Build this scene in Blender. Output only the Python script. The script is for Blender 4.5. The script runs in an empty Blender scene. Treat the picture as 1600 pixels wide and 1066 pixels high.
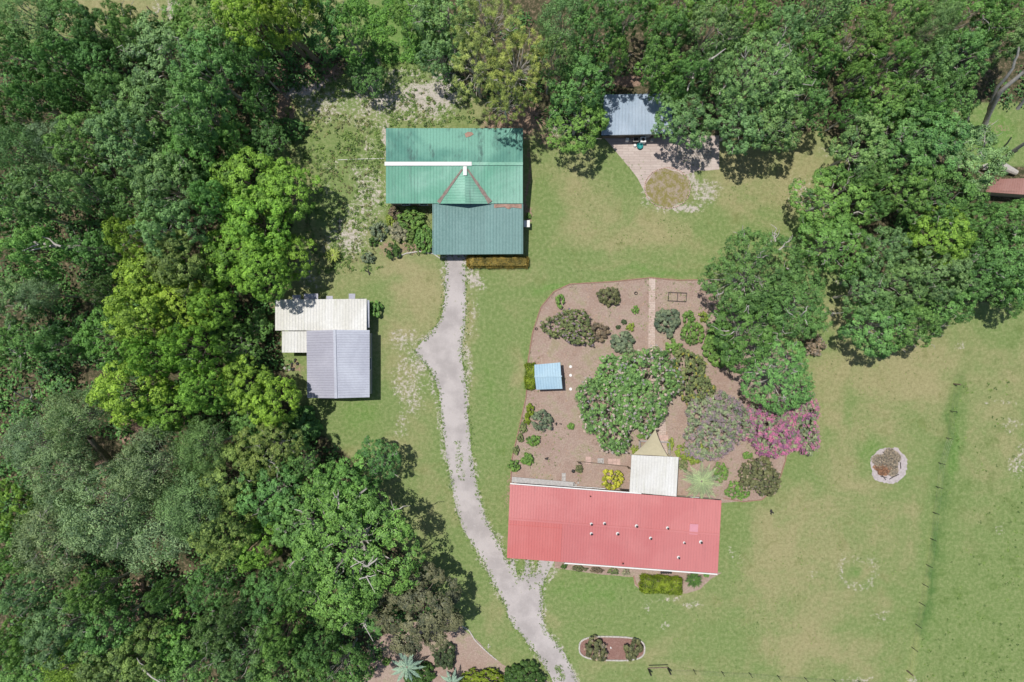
import bpy, bmesh, math
import numpy as np
from mathutils import Vector, Matrix
R = math.radians

# ------------------------------------------------------------------ camera, sky, sun
CAMH = 80.0
S = 13.3333                      # photograph pixels per metre at ground level
scn = bpy.context.scene
cam = bpy.data.objects.new('camera', bpy.data.cameras.new('camera'))
scn.collection.objects.link(cam); scn.camera = cam
cam.location = (0, 0, CAMH)
cam.data.sensor_width = 36; cam.data.lens = 36 * CAMH * S / 1600.0
cam.data.clip_start = 1; cam.data.clip_end = 3000
SUNV = Vector((-0.27, 0.19, 1.0)).normalized()
wd = bpy.data.worlds.new('World'); scn.world = wd; wd.use_nodes = True
nt = wd.node_tree
sky = nt.nodes.new('ShaderNodeTexSky'); sky.sky_type = 'NISHITA'; sky.sun_disc = False
sky.sun_elevation = math.asin(SUNV.z); sky.sun_rotation = math.atan2(SUNV.x, SUNV.y)
nt.links.new(sky.outputs[0], nt.nodes['Background'].inputs[0])
nt.nodes['Background'].inputs[1].default_value = 0.083
sun = bpy.data.objects.new('sun', bpy.data.lights.new('sun', 'SUN'))
scn.collection.objects.link(sun)
sun.data.energy = 3.9; sun.data.angle = R(0.5); sun.data.color = (1.0, 0.955, 0.89)
sun.rotation_euler = SUNV.to_track_quat('Z', 'Y').to_euler()
scn.view_settings.view_transform = 'Standard'; scn.view_settings.look = 'None'
scn.view_settings.exposure = 0.0; scn.view_settings.gamma = 1.0

# ------------------------------------------------------------------ helpers
C = scn.collection
def at(px, py, z=0.0):
    k = (CAMH - z) / CAMH / S
    return Vector(((px - 800) * k, (533 - py) * k, z))
def pxs(n): return n / S

def tag(o, label=None, cat=None, group=None, kind=None):
    if label: o['label'] = label
    if cat: o['category'] = cat
    if group: o['group'] = group
    if kind: o['kind'] = kind
    return o
def empty(name, loc, rz=0.0):
    o = bpy.data.objects.new(name, None); C.objects.link(o)
    o.location = loc; o.rotation_euler = (0, 0, rz); o.empty_display_size = 0.3
    return o

class MB:
    def __init__(s): s.v = []; s.f = []
    def quad(s, a, b, c, d):
        n = len(s.v); s.v += [tuple(a), tuple(b), tuple(c), tuple(d)]; s.f.append((n, n+1, n+2, n+3))
    def tri(s, a, b, c):
        n = len(s.v); s.v += [tuple(a), tuple(b), tuple(c)]; s.f.append((n, n+1, n+2))
    def hexa(s, p):      # 8 points: bottom 4 ccw, top 4 ccw
        n = len(s.v); s.v += [tuple(q) for q in p]
        for f in ((0,3,2,1),(4,5,6,7),(0,1,5,4),(1,2,6,5),(2,3,7,6),(3,0,4,7)):
            s.f.append(tuple(n+i for i in f))
    def box(s, c, d, rz=0.0):
        cx, cy, cz = c; x, y, z = d[0]/2, d[1]/2, d[2]/2
        cs, sn = math.cos(rz), math.sin(rz); p = []
        for zz in (-z, z):
            for (a, b) in ((-x,-y),(x,-y),(x,y),(-x,y)):
                p.append((cx+a*cs-b*sn, cy+a*sn+b*cs, cz+zz))
        s.hexa(p); return s
    def bar(s, a, b, w, h=None):
        h = h or w; a = Vector(a); b = Vector(b); d = (b-a).normalized()
        u = d.cross(Vector((0,0,1)))
        u = Vector((1,0,0)) if u.length < 1e-4 else u.normalized()
        v = u.cross(d)
        p = [q + u*i*w/2 + v*j*h/2 for q in (a, b) for (i, j) in ((-1,-1),(1,-1),(1,1),(-1,1))]
        s.hexa(p); return s
    def tube(s, pts, rad, n=6, cap=True):
        pts = [Vector(p) for p in pts]; rings = []
        for i, p in enumerate(pts):
            d = (pts[min(i+1, len(pts)-1)] - pts[max(i-1, 0)]).normalized()
            u = d.cross(Vector((0.13, 0.99, 0.05))); u.normalize(); v = d.cross(u)
            r = rad[i] if hasattr(rad, '__len__') else rad
            b = len(s.v)
            for k in range(n):
                t = 2*math.pi*k/n; s.v.append(tuple(p + (u*math.cos(t)+v*math.sin(t))*r))
            rings.append(b)
        for a, b in zip(rings, rings[1:]):
            for k in range(n): s.f.append((a+k, a+(k+1)%n, b+(k+1)%n, b+k))
        if cap:
            s.f.append(tuple(rings[0]+k for k in range(n))[::-1]); s.f.append(tuple(rings[-1]+k for k in range(n)))
        return s
    def lathe(s, c, prof, n=20):
        c = Vector(c); rings = []
        for (r, z) in prof:
            b = len(s.v)
            for k in range(n):
                t = 2*math.pi*k/n; s.v.append((c.x+r*math.cos(t), c.y+r*math.sin(t), c.z+z))
            rings.append(b)
        for a, b in zip(rings, rings[1:]):
            for k in range(n): s.f.append((a+k, a+(k+1)%n, b+(k+1)%n, b+k))
        s.f.append(tuple(rings[-1]+k for k in range(n)))
        return s
    def build(s, name, mat, parent=None, smooth=False):
        me = bpy.data.meshes.new(name); me.from_pydata(s.v, [], s.f); me.validate()
        me.materials.append(mat)
        if smooth:
            for p in me.polygons: p.use_smooth = True
        o = bpy.data.objects.new(name, me); C.objects.link(o)
        if parent is not None:
            if not parent.get('_w'):
                # geometry is given in world coordinates: bring it into the parent's frame
                m = Matrix.LocRotScale(parent.location, parent.rotation_euler, parent.scale).inverted()
                me.transform(m)
            o.parent = parent
        return o

def rebase(o, loc):
    """give a single-mesh thing an origin at its base"""
    o.data.transform(Matrix.Translation(-Vector(loc))); o.location = loc; return o

# ------------------------------------------------------------------ node materials
class NT:
    def __init__(s, name):
        s.m = bpy.data.materials.new(name); s.m.use_nodes = True; s.t = s.m.node_tree
        s.b = s.t.nodes['Principled BSDF']; s.out = s.t.nodes['Material Output']
    def n(s, typ, **kw):
        x = s.t.nodes.new(typ)
        for k, v in kw.items(): setattr(x, k, v)
        return x
    def l(s, a, b): s.t.links.new(a, b)
    def val(s, sock, v):
        if hasattr(v, 'is_output') or isinstance(v, bpy.types.NodeSocket): s.l(v, sock)
        else: sock.default_value = v
    def coord(s, scale=(1,1,1), kind='Object', rot=(0,0,0)):
        c = s.n('ShaderNodeTexCoord'); m = s.n('ShaderNodeMapping')
        m.inputs['Scale'].default_value = scale; m.inputs['Rotation'].default_value = rot
        s.l(c.outputs[kind], m.inputs[0]); return m.outputs[0]
    def noise(s, vec, scale, detail=3, rough=0.6, dist=0.0):
        x = s.n('ShaderNodeTexNoise'); s.l(vec, x.inputs['Vector'])
        x.inputs['Scale'].default_value = scale; x.inputs['Detail'].default_value = detail
        x.inputs['Roughness'].default_value = rough; x.inputs['Distortion'].default_value = dist
        return x.outputs['Fac']
    def ramp(s, fac, lo, hi, a=0.0, b=1.0):
        x = s.n('ShaderNodeMapRange'); x.clamp = True; x.interpolation_type = 'SMOOTHSTEP'
        s.l(fac, x.inputs[0]); x.inputs[1].default_value = lo; x.inputs[2].default_value = hi
        x.inputs[3].default_value = a; x.inputs[4].default_value = b; return x.outputs[0]
    def math(s, op, a, b=None, clamp=False):
        x = s.n('ShaderNodeMath', operation=op, use_clamp=clamp); s.val(x.inputs[0], a)
        if b is not None: s.val(x.inputs[1], b)
        return x.outputs[0]
    def mix(s, fac, a, b, mode='MIX'):
        x = s.n('ShaderNodeMix', data_type='RGBA', blend_type=mode)
        s.val(x.inputs[0], fac)
        for sk, v in ((x.inputs[6], a), (x.inputs[7], b)):
            if isinstance(v, tuple): sk.default_value = (*v[:3], 1)
            else: s.l(v, sk)
        return x.outputs[2]
    def attr(s, name):
        x = s.n('ShaderNodeAttribute'); x.attribute_name = name; return x.outputs['Fac']
    def bump(s, h, strength=0.5, dist=0.05):
        x = s.n('ShaderNodeBump'); x.inputs['Strength'].default_value = strength
        x.inputs['Distance'].default_value = dist; s.l(h, x.inputs['Height']); s.l(x.outputs[0], s.b.inputs['Normal'])
    def fin(s, col, rough=0.8, spec=0.3, metal=0.0):
        if isinstance(col, tuple): s.b.inputs['Base Color'].default_value = (*col, 1)
        else: s.l(col, s.b.inputs['Base Color'])
        s.val(s.b.inputs['Roughness'], rough); s.b.inputs['Specular IOR Level'].default_value = spec
        s.b.inputs['Metallic'].default_value = metal
        return s.m

def plain(name, col, rough=0.7, var=0.18, scale=2.0, spec=0.3, metal=0.0, kind='Object'):
    t = NT(name); v = t.coord(kind=kind)
    f = t.noise(v, scale, 4, 0.65); g = t.noise(v, scale*7, 3, 0.6)
    h = t.math('ADD', t.math('MULTIPLY', f, 0.6), t.math('MULTIPLY', g, 0.4))
    k = t.ramp(h, 0.3, 0.7, 0.0, 1.0)
    c = t.mix(k, tuple(x*(1-var) for x in col), tuple(min(1, x*(1+var)) for x in col))
    t.bump(g, 0.25, 0.01)
    return t.fin(c, rough, spec, metal)

def metal_roof(name, col, col2, stain, amount=0.5, rough=0.42, streak=(0.25, 3.0, 1.0), fine=0.12):
    """painted or galvanised sheet: large faded areas, run-off streaks, speckled dirt"""
    t = NT(name); v = t.coord()
    big = t.noise(v, 0.16, 4, 0.6, 0.4)
    sv = t.coord(scale=streak); st = t.noise(sv, 0.9, 4, 0.7)
    sp = t.noise(v, 5.0, 4, 0.75)
    c = t.mix(t.ramp(big, 0.38, 0.62), col, col2)
    c = t.mix(t.ramp(st, 0.52, 0.75, 0.0, amount), c, stain)
    c = t.mix(t.ramp(sp, 0.62, 0.8, 0.0, amount*0.7), c, stain)
    c = t.mix(t.ramp(sp, 0.3, 0.7, 0.0, fine), c, (0.03, 0.03, 0.03))
    sx = t.n('ShaderNodeSeparateXYZ'); t.l(v, sx.inputs[0]); ax = sx.outputs[0 if streak[0] > streak[1] else 1]
    fl_ = t.math('FLOOR', t.math('DIVIDE', ax, 0.93)); wn = t.n('ShaderNodeTexWhiteNoise', noise_dimensions='1D'); t.l(fl_, wn.inputs['W'])
    c = t.mix(t.math('MULTIPLY', wn.outputs['Value'], 0.13), c, stain)
    return t.fin(c, t.ramp(sp, 0.3, 0.7, rough, rough+0.2), 0.35)

def leafmat(name, trans=0.28, rough=0.55, yellow=1.25, lo=0.55, hi=1.55):
    t = NT(name)
    oi = t.n('ShaderNodeObjectInfo'); tone = t.attr('tone')
    v = t.coord(); n1 = t.noise(v, 0.55, 2, 0.5)
    tt = t.math('ADD', t.math('MULTIPLY', tone, 0.75), t.math('MULTIPLY', n1, 0.25))
    dark = t.mix(1.0, oi.outputs['Color'], (lo*0.8, lo, lo*1.15), 'MULTIPLY')
    lite = t.mix(1.0, oi.outputs['Color'], (hi*yellow, hi, hi*0.9), 'MULTIPLY')
    c = t.mix(t.ramp(tt, 0.15, 0.85), dark, lite)
    t.fin(c, rough, 0.25)
    tr = t.n('ShaderNodeBsdfTranslucent'); t.l(t.mix(1.0, c, (1.3, 1.35, 0.6), 'MULTIPLY'), tr.inputs[0])
    ms = t.n('ShaderNodeMixShader'); ms.inputs[0].default_value = trans
    t.l(t.b.outputs[0], ms.inputs[1]); t.l(tr.outputs[0], ms.inputs[2]); t.l(ms.outputs[0], t.out.inputs[0])
    return t.m

M = {}
M['leaf'] = leafmat('foliage', 0.17, 0.5, 1.04, 0.5, 1.75)
M['greyleaf'] = leafmat('grey_foliage', 0.15, 0.7, 1.0, 0.5, 1.75)
M['needle'] = leafmat('pine_needles', 0.15, 0.5, 1.05, 0.5, 1.7)
M['petal'] = leafmat('petals', 0.3, 0.7, 1.0, 0.7, 1.3)
M['bark'] = plain('bark', (0.20, 0.17, 0.14), 0.95, 0.4, 3)
M['palebark'] = plain('pale_bark', (0.46, 0.43, 0.39), 0.95, 0.3, 3)
M['rust'] = plain('rusty_metal', (0.33, 0.21, 0.165), 0.85, 0.35, 1.6)
M['oldrust'] = plain('faded_rust', (0.26, 0.20, 0.175), 0.85, 0.35, 3)
M['white'] = plain('white_paint', (0.78, 0.78, 0.76), 0.6, 0.08, 3)
M['cream'] = plain('cream_siding', (0.62, 0.58, 0.48), 0.7, 0.1, 2)
M['tanwall'] = plain('tan_siding', (0.36, 0.30, 0.23), 0.8, 0.15, 2)
M['greywall'] = plain('grey_siding', (0.30, 0.32, 0.33), 0.8, 0.15, 2)
M['glass'] = plain('window_glass', (0.03, 0.045, 0.055), 0.12, 0.1, 2, 0.6)
M['dark'] = plain('dark_iron', (0.035, 0.033, 0.032), 0.6, 0.2, 4)
M['wood'] = plain('weathered_wood', (0.20, 0.15, 0.11), 0.9, 0.3, 5)
M['deck'] = plain('grey_deck_boards', (0.46, 0.45, 0.44), 0.85, 0.2, 4)
M['teal'] = plain('teal_plastic', (0.03, 0.27, 0.27), 0.45, 0.08, 4)
M['sail'] = plain('shade_cloth', (0.47, 0.42, 0.28), 0.85, 0.07, 3)
M['concrete'] = plain('pale_concrete', (0.50, 0.47, 0.43), 0.9, 0.2, 4)
M['brickedge'] = plain('red_brick_edging', (0.34, 0.20, 0.15), 0.9, 0.25, 6)
M['pinkstone'] = plain('pinkish_stone', (0.52, 0.37, 0.32), 0.9, 0.2, 3)
M['stone'] = plain('grey_stone', (0.42, 0.40, 0.38), 0.9, 0.35, 5)
M['wire'] = plain('galvanised_wire', (0.25, 0.25, 0.25), 0.5, 0.1, 5, metal=0.5)

# ------------------------------------------------------------------ ground sheet
rg = np.random.default_rng(7)
def vnoise(x, y, seed=0):
    r = np.random.default_rng(seed).random((64, 64))
    xi = np.floor(x).astype(int); yi = np.floor(y).astype(int); fx = x-xi; fy = y-yi
    fx = fx*fx*(3-2*fx); fy = fy*fy*(3-2*fy)
    g = lambda a, b: r[a % 64, b % 64]
    return (g(xi,yi)*(1-fx)+g(xi+1,yi)*fx)*(1-fy)+(g(xi,yi+1)*(1-fx)+g(xi+1,yi+1)*fx)*fy
def fbm(x, y, seed=0, o=4):
    s = 0; a = 0.5
    for i in range(o): s = s + a*vnoise(x*2**i, y*2**i, seed+i); a *= 0.5
    return s/(1-0.5**o)
def inpoly(x, y, poly):
    c = np.zeros(np.shape(x), bool); n = len(poly)
    for i in range(n):
        x1, y1 = poly[i]; x2, y2 = poly[(i+1) % n]
        if y1 == y2: continue
        c ^= ((y1 > y) != (y2 > y)) & (x < (x2-x1)*(y-y1)/(y2-y1)+x1)
    return c
def polydist(x, y, poly, closed=True):
    d = np.full(np.shape(x), 1e9); n = len(poly)
    for i in range(n if closed else n-1):
        x1, y1 = poly[i]; x2, y2 = poly[(i+1) % n]; dx, dy = x2-x1, y2-y1
        t = np.clip(((x-x1)*dx+(y-y1)*dy)/(dx*dx+dy*dy+1e-9), 0, 1)
        d = np.minimum(d, np.hypot(x-x1-t*dx, y-y1-t*dy))
    return d

DRIVE = [(696,398),(696,430),(695,470),(688,500),(674,519),(660,532),(648,548),(657,561),(672,578),(683,600),(690,640),
 (693,680),(699,720),(706,760),(714,800),(725,830),(744,860),(758,885),(772,912),(788,942),(797,970),(820,1000),(845,1032),
 (868,1074),(906,1074),(889,1032),(866,1000),(850,980),(846,960),(846,938),(849,912),(860,888),(866,873),(842,872),(838,894),(829,897),(826,874),(820,874),(818,900),(810,903),(804,874),(798,874),(797,886),
 (786,862),(768,830),(755,800),(746,760),(738,720),(734,680),(731,640),(728,600),(725,580),(723,565),(722,550),(723,535),(725,520),(727,500),(728,470),(727,430),(728,398)]
BED = [(1108,437),(1060,438),(1016,434),(960,440),(890,444),(865,456),(845,480),(832,520),(824,570),(822,620),(812,665),(800,715),
 (797,760),(960,772),(1127,786),(1190,781),(1214,757),(1229,715),(1262,640),(1240,560),(1190,500),(1130,470)]
FORW = [(-900,60),(60,75),(170,60),(190,40),(300,55),(430,40),(520,70),(590,100),(500,125),(430,150),(425,190),(440,300),(455,350),(450,420),(425,470),
 (440,560),(470,640),(520,700),(585,760),(600,830),(660,900),(690,960),(600,990),(560,1100),(560,1500),(-900,1500)]
FORN = [(690,-500),(680,100),(740,150),(850,190),(900,215),(940,212),(1130,215),(1210,225),(1290,200),(1330,240),(1300,300),(1290,400),(1330,450),(1380,500),(1480,480),
 (2200,420),(2200,-500)]
LOWBED = [(610,985),(690,960),(718,978),(745,1000),(775,1030),(800,1048),(860,1066),(860,1110),(560,1110),(575,1010)]

def axis(a, b, st, far):
    mid = np.arange(a, b+st/2, st)
    o = np.array([st*2.0**k for k in range(1, 40)]); o = np.cumsum(o); o = o[o < far]
    return np.concatenate([(a-o)[::-1], mid, b+o])
gx = axis(-66, 66, 0.3, 1400); gy = axis(-46, 46, 0.3, 1400)
X, Y = np.meshgrid(gx, gy); PX = 800+X*S; PY = 533-Y*S
wx = PX+(fbm(X*0.35, Y*0.35, 11)-0.5)*26+(fbm(X*1.6, Y*1.6, 15)-0.5)*9
wy = PY+(fbm(X*0.35, Y*0.35, 21)-0.5)*26+(fbm(X*1.6, Y*1.6, 25)-0.5)*9
def blobs(lst):
    m = np.zeros(X.shape)
    for (cx, cy, rx, ry, st, *rot) in lst:
        a = R(rot[0]) if rot else 0; dx = wx-cx; dy = wy-cy
        u = (dx*math.cos(a)+dy*math.sin(a))/rx; v = (-dx*math.sin(a)+dy*math.cos(a))/ry
        m = np.maximum(m, st*np.exp(-(u*u+v*v)**1.4))
    return m
def near(poly, w, st, closed=True, warp=True):
    return st*np.exp(-(polydist(wx if warp else PX, wy if warp else PY, poly, closed)/w)**2)
sand = np.maximum(blobs([(665,152,66,34,.85),(600,150,60,40,.62),(510,165,50,30,.55),(585,100,14,10,.6),(575,300,34,80,.55),(545,370,50,40,.58),(480,420,20,40,.5),(655,150,40,14,.85),(570,168,70,16,.52),(560,190,50,14,.48),(480,135,45,14,.72,-10),(640,110,60,8,.55),(700,130,22,24,.8),(600,215,10,30,.8),(545,150,40,16,.45),(640,185,70,12,.5),(575,240,20,50,.42),(520,260,20,20,.4),(555,330,20,20,.5),(530,385,40,16,.5),(500,440,20,20,.35),
   (580,300,22,40,.5),(545,375,26,16,.6),(510,300,14,26,.4),(740,435,20,18,.72),(600,230,12,40,.6),(870,200,25,14,.6),(640,370,22,20,.3),
   (635,535,30,22,.55),(640,600,34,60,.52),(625,660,16,40,.42),(730,560,14,60,.55),(650,575,22,30,.55),(745,490,12,50,.4),
   (1105,300,28,26,.62),(1060,325,40,12,.8),(1010,290,10,34,.85),(1085,285,10,30,.75),(1040,262,34,8,.8),(1252,300,30,40,.45),(1290,235,20,20,.35),
   (1340,860,34,10,.28),(1345,915,30,6,.42),(1335,870,60,50,.2),(1380,965,26,16,.35),(1275,895,18,16,.32),(1085,945,30,8,.55),(1045,935,30,7,.5),(1010,945,10,20,.4),
   (1500,540,16,12,.45),(1590,720,14,40,.5),(1580,660,20,20,.38),(1560,830,20,20,.3),(1555,625,40,4,.5),(1360,600,70,40,.16),
   (270,20,14,24,.75),(240,15,8,20,.5),(195,55,12,12,.4),(1250,640,10,30,.25),(1310,440,20,10,.5),(1425,1062,24,6,.6),(1340,1058,40,5,.5),(1150,870,20,40,.25),(1140,860,10,10,.4),
   (835,940,14,40,.5),(850,880,20,14,.6),(600,930,10,60,.2),(1035,975,14,10,.4),(715,385,6,4,0)]),
   near(DRIVE, 7, .55), blobs([(815,890,26,26,.62),(848,885,18,24,.55),(835,925,16,24,.7),(662,549,16,16,.62),(670,565,12,14,.6)]))
soil = np.maximum(blobs([(475,118,60,26,1.1),(560,95,30,14,.95),(447,170,18,70,1.0),(205,672,26,20,1.1),(165,735,20,16,1.1),(1130,160,24,20,1.0),(985,125,40,14,.9),(1560,200,40,20,.5),(210,960,14,60,.95),(270,985,14,12,.9),(590,350,26,50,.42),(560,410,40,10,.5),(640,390,30,12,.75),(600,390,22,22,.6),(640,365,20,20,.5),
   (800,190,60,40,.8),(850,215,30,25,.6),(460,570,26,14,.6),(445,455,26,8,.7),(870,330,8,60,.0),(822,300,5,110,.72),(1060,955,30,14,.35),(1085,985,60,16,.25),(1180,240,80,16,.3),
   (1285,540,30,30,.35),(790,760,10,40,.55),(520,690,18,60,.35),(585,790,20,30,.8),(1500,250,60,30,.3),(1010,940,22,20,.3)]),
   near([(1020,400),(1105,437)], 1, 0))
lush = blobs([(620,40,60,60,1.0),(640,85,60,14,.8),(870,450,70,8,.95,-8),(1010,425,90,8,.8),(845,520,10,60,.8,12),(820,590,7,60,.8),(930,920,100,40,.75),(985,975,120,40,.5),
   (770,620,26,150,.65,-4),(800,700,20,70,.5),(560,650,60,40,.75),(575,480,40,60,.25),(1490,700,10,80,.95,6),(1470,860,40,120,.55,8),(1530,950,120,140,.5),(1450,980,30,90,.65,8),
   (1330,640,10,40,.3),(1145,830,25,70,.35),(1545,220,60,70,1.0),(470,230,30,20,.4),(600,290,60,60,.25),(1250,360,40,20,.5),(1360,710,30,30,.75),(1350,725,22,26,.5),(700,700,20,100,.35),
   (1160,350,90,40,.2),(850,330,30,60,.35),(1100,1000,80,40,.5),(1430,650,40,30,.2),(1240,720,40,40,.45),(520,300,30,60,.6),(530,250,40,30,.5),(450,700,30,30,.3),
   (760,880,14,60,.3),(700,880,40,60,.25),(950,400,160,12,.35),(540,1040,40,40,.4)])
dry = blobs([(130,15,140,30,.9),(1200,280,130,70,.8),(1000,360,160,50,.55),(900,260,50,50,.45),(1400,580,110,60,.7),(1240,870,90,90,.6),(1370,800,90,160,.35),(740,520,16,120,.45),(650,440,60,40,.6),
   (640,620,40,90,.5),(1540,660,50,120,.4),(680,790,40,60,.45),(1330,940,160,30,.4),(1250,1010,150,20,.55),(1350,620,70,90,.3),(770,760,14,60,.4),(1320,500,40,30,.8),(600,450,60,20,.4),(1200,960,80,60,.3)])
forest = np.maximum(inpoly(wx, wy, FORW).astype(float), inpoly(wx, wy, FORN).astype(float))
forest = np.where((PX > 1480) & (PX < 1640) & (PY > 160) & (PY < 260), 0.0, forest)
mow = np.exp(-(polydist(PX, PY, [(1495,600),(1470,740),(1450,900),(1420,1066)], False)/6)**2)
strip = np.exp(-(polydist(wx, wy, [(1500,590),(1490,640),(1478,700),(1468,780),(1460,850),(1450,930),(1440,980)], False)/10)**2)*np.clip((PY-560)/80, 0, 1)
sand = np.maximum(sand, .40*np.exp(-((np.hypot(wx-1341, wy-896)-27)/9)**2))
lush = np.maximum(lush, .9*np.exp(-(np.hypot(wx-1341, wy-896)/9)**2))
rough_ = ((PX > (1498-(PY-600)*0.165)) & (PY > 480)).astype(float)
V = np.stack([X.ravel(), Y.ravel(), np.zeros(X.size)], 1)
ny, nx = X.shape
idx = np.arange(nx*ny).reshape(ny, nx)
F = np.stack([idx[:-1,:-1].ravel(), idx[:-1,1:].ravel(), idx[1:,1:].ravel(), idx[1:,:-1].ravel()], 1)
def npmesh(name, V, F):
    me = bpy.data.meshes.new(name); k = F.shape[1]
    me.vertices.add(len(V)); me.vertices.foreach_set('co', V.astype(np.float32).ravel())
    me.loops.add(F.size); me.loops.foreach_set('vertex_index', F.astype(np.int32).ravel())
    me.polygons.add(len(F)); me.polygons.foreach_set('loop_start', np.arange(0, F.size, k, dtype=np.int32))
    me.polygons.foreach_set('loop_total', np.full(len(F), k, np.int32))
    me.update(calc_edges=True); return me
gm = npmesh('lawn', V, F)
for nm, a in (('sand', sand), ('soil', soil), ('lush', lush), ('dry', dry), ('forest', forest), ('mow', mow), ('rough', rough_), ('strip', strip)):
    at_ = gm.attributes.new(nm, 'FLOAT', 'POINT'); at_.data.foreach_set('value', a.ravel().astype(np.float32))
t = NT('lawn_grass'); v = t.coord()
n0 = t.noise(v, 0.07, 4, 0.6, 0.3); n1 = t.noise(v, 0.45, 5, 0.68, 0.2); n2 = t.noise(v, 2.6, 4, 0.7); n3 = t.noise(v, 11.0, 3, 0.8)
nm = t.noise(v, 0.18, 5, 0.65, 0.6)
d = t.math('ADD', t.math('ADD', t.math('MULTIPLY', n0, 0.35), t.math('MULTIPLY', nm, 0.45)), t.math('MULTIPLY', n1, 0.20))
d = t.math('ADD', d, t.math('MULTIPLY', t.attr('dry'), 0.15)); d = t.math('SUBTRACT', d, t.math('MULTIPLY', t.attr('lush'), 0.25))
c = t.mix(t.ramp(d, 0.42, 0.68), (0.178, 0.248, 0.084), (0.310, 0.288, 0.145))
lu = t.math('ADD', t.attr('lush'), t.math('MULTIPLY', t.math('SUBTRACT', n1, 0.5), 1.4))
c = t.mix(t.ramp(lu, 0.45, 1.05, 0, 0.85), c, (0.135, 0.255, 0.060))
c = t.mix(t.ramp(n2, 0.42, 0.66, 0, 0.28), c, (0.30, 0.27, 0.16))
c = t.mix(t.ramp(n1, 0.54, 0.72, 0, 0.45), c, (0.13, 0.17, 0.045))
c = t.mix(t.math('MULTIPLY', t.attr('mow'), 0.45), c, (0.33, 0.34, 0.13))
rr = t.math('MULTIPLY', t.attr('rough'), t.ramp(n1, 0.48, 0.66, 0, 0.45)); c = t.mix(rr, c, (0.12, 0.19, 0.055))
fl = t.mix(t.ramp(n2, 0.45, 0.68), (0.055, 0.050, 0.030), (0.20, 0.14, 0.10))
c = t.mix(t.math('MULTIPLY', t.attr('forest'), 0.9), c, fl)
c = t.mix(t.math('MULTIPLY', t.attr('strip'), t.ramp(n1, .3, .6, .45, .9)), c, (0.085, 0.165, 0.045))
so = t.math('ADD', t.attr('soil'), t.math('MULTIPLY', t.math('SUBTRACT', n2, 0.5), 1.0))
soilc = t.mix(t.ramp(n3, 0.35, 0.7), (0.20, 0.125, 0.09), (0.44, 0.31, 0.24))
c = t.mix(t.ramp(so, 0.42, 0.68, 0, 0.92), c, soilc)
sn = t.math('ADD', t.math('MULTIPLY', n2, 0.55), t.math('ADD', t.math('MULTIPLY', n3, 0.25), t.math('MULTIPLY', n1, 0.2)))
sa = t.math('ADD', t.attr('sand'), t.math('MULTIPLY', t.math('MULTIPLY', t.math('SUBTRACT', sn, 0.5), 3.6), t.math('MINIMUM', t.math('MULTIPLY', t.attr('sand'), 3.0), 1.0)))
c = t.mix(t.ramp(sa, 0.38, 0.78, 0, 0.85), c, t.mix(n3, (0.36, 0.31, 0.28), (0.60, 0.54, 0.51)))
br = t.math('ADD', t.math('MULTIPLY', n3, 1.1), t.math('MULTIPLY', n2, 0.8))
bw = t.ramp(br, 0.55, 1.35, 0.70, 1.46)
cc = t.n('ShaderNodeCombineColor'); [t.l(bw, cc.inputs[i]) for i in range(3)]
c = t.mix(1.0, c, cc.outputs[0], 'MULTIPLY')
t.bump(t.math('ADD', n2, t.math('MULTIPLY', n3, 0.7)), 0.8, 0.10)
M['lawn'] = t.fin(c, 0.95, 0.1)
gm.materials.append(M['lawn'])
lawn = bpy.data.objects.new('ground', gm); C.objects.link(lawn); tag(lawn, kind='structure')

# ------------------------------------------------------------------ flat sheets on the ground
def outline(poly, amp=0.0, step=5.0, seed=1, freq=0.09):
    out = []; n = len(poly)
    for i in range(n):
        x1, y1 = poly[i]; x2, y2 = poly[(i+1) % n]; L = math.hypot(x2-x1, y2-y1); k = max(1, int(L/step))
        for j in range(k):
            x = x1+(x2-x1)*j/k; y = y1+(y2-y1)*j/k
            if amp:
                x += (float(fbm(np.array(x*freq), np.array(y*freq), seed))-0.5)*2*amp+rg.uniform(-.3, .3)*amp
                y += (float(fbm(np.array(x*freq), np.array(y*freq+30), seed+5))-0.5)*2*amp+rg.uniform(-.3, .3)*amp
            out.append((x, y))
    return out
def sheet(name, poly, z, mat, amp=0.0, step=5, seed=1):
    from mathutils.geometry import tessellate_polygon
    pts = [at(x, y, 0) for x, y in outline(poly, amp, step, seed)]
    for p in pts: p.z = z
    tr = tessellate_polygon([pts])
    me = bpy.data.meshes.new(name); me.from_pydata([tuple(p) for p in pts], [], [tuple(f) for f in tr])
    bm = bmesh.new(); bm.from_mesh(me); bmesh.ops.recalc_face_normals(bm, faces=bm.faces)
    for f in bm.faces:
        if f.normal.z < 0: f.normal_flip()
    bm.to_mesh(me); bm.free(); me.materials.append(mat)
    o = bpy.data.objects.new(name, me); C.objects.link(o); tag(o, kind='structure'); return o

t = NT('limestone_drive'); v = t.coord()
n1 = t.noise(v, 0.35, 4, 0.6); n2 = t.noise(v, 2.2, 5, 0.7); n3 = t.noise(v, 14, 3, 0.8)
c = t.mix(t.ramp(n1, 0.35, 0.65), (0.42, 0.385, 0.375), (0.56, 0.515, 0.50))
c = t.mix(t.ramp(n2, 0.55, 0.75, 0, 0.6), c, (0.60, 0.56, 0.54)); c = t.mix(t.ramp(n3, 0.3, 0.7, 0.35, 0), c, (0.22, 0.20, 0.19))
g = t.math('MULTIPLY', t.ramp(n2, 0.60, 0.70), t.ramp(n1, 0.52, 0.62)); c = t.mix(t.math('MULTIPLY', g, 0.55), c, (0.25, 0.25, 0.13))
t.bump(n3, 0.7, 0.04); M['drive'] = t.fin(c, 0.95, 0.1)
t = NT('pine_mulch'); v = t.coord()
n1 = t.noise(v, 0.30, 5, 0.65, 0.3); n2 = t.noise(v, 1.7, 5, 0.7, 0.6); n3 = t.noise(v, 12, 3, 0.85)
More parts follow.
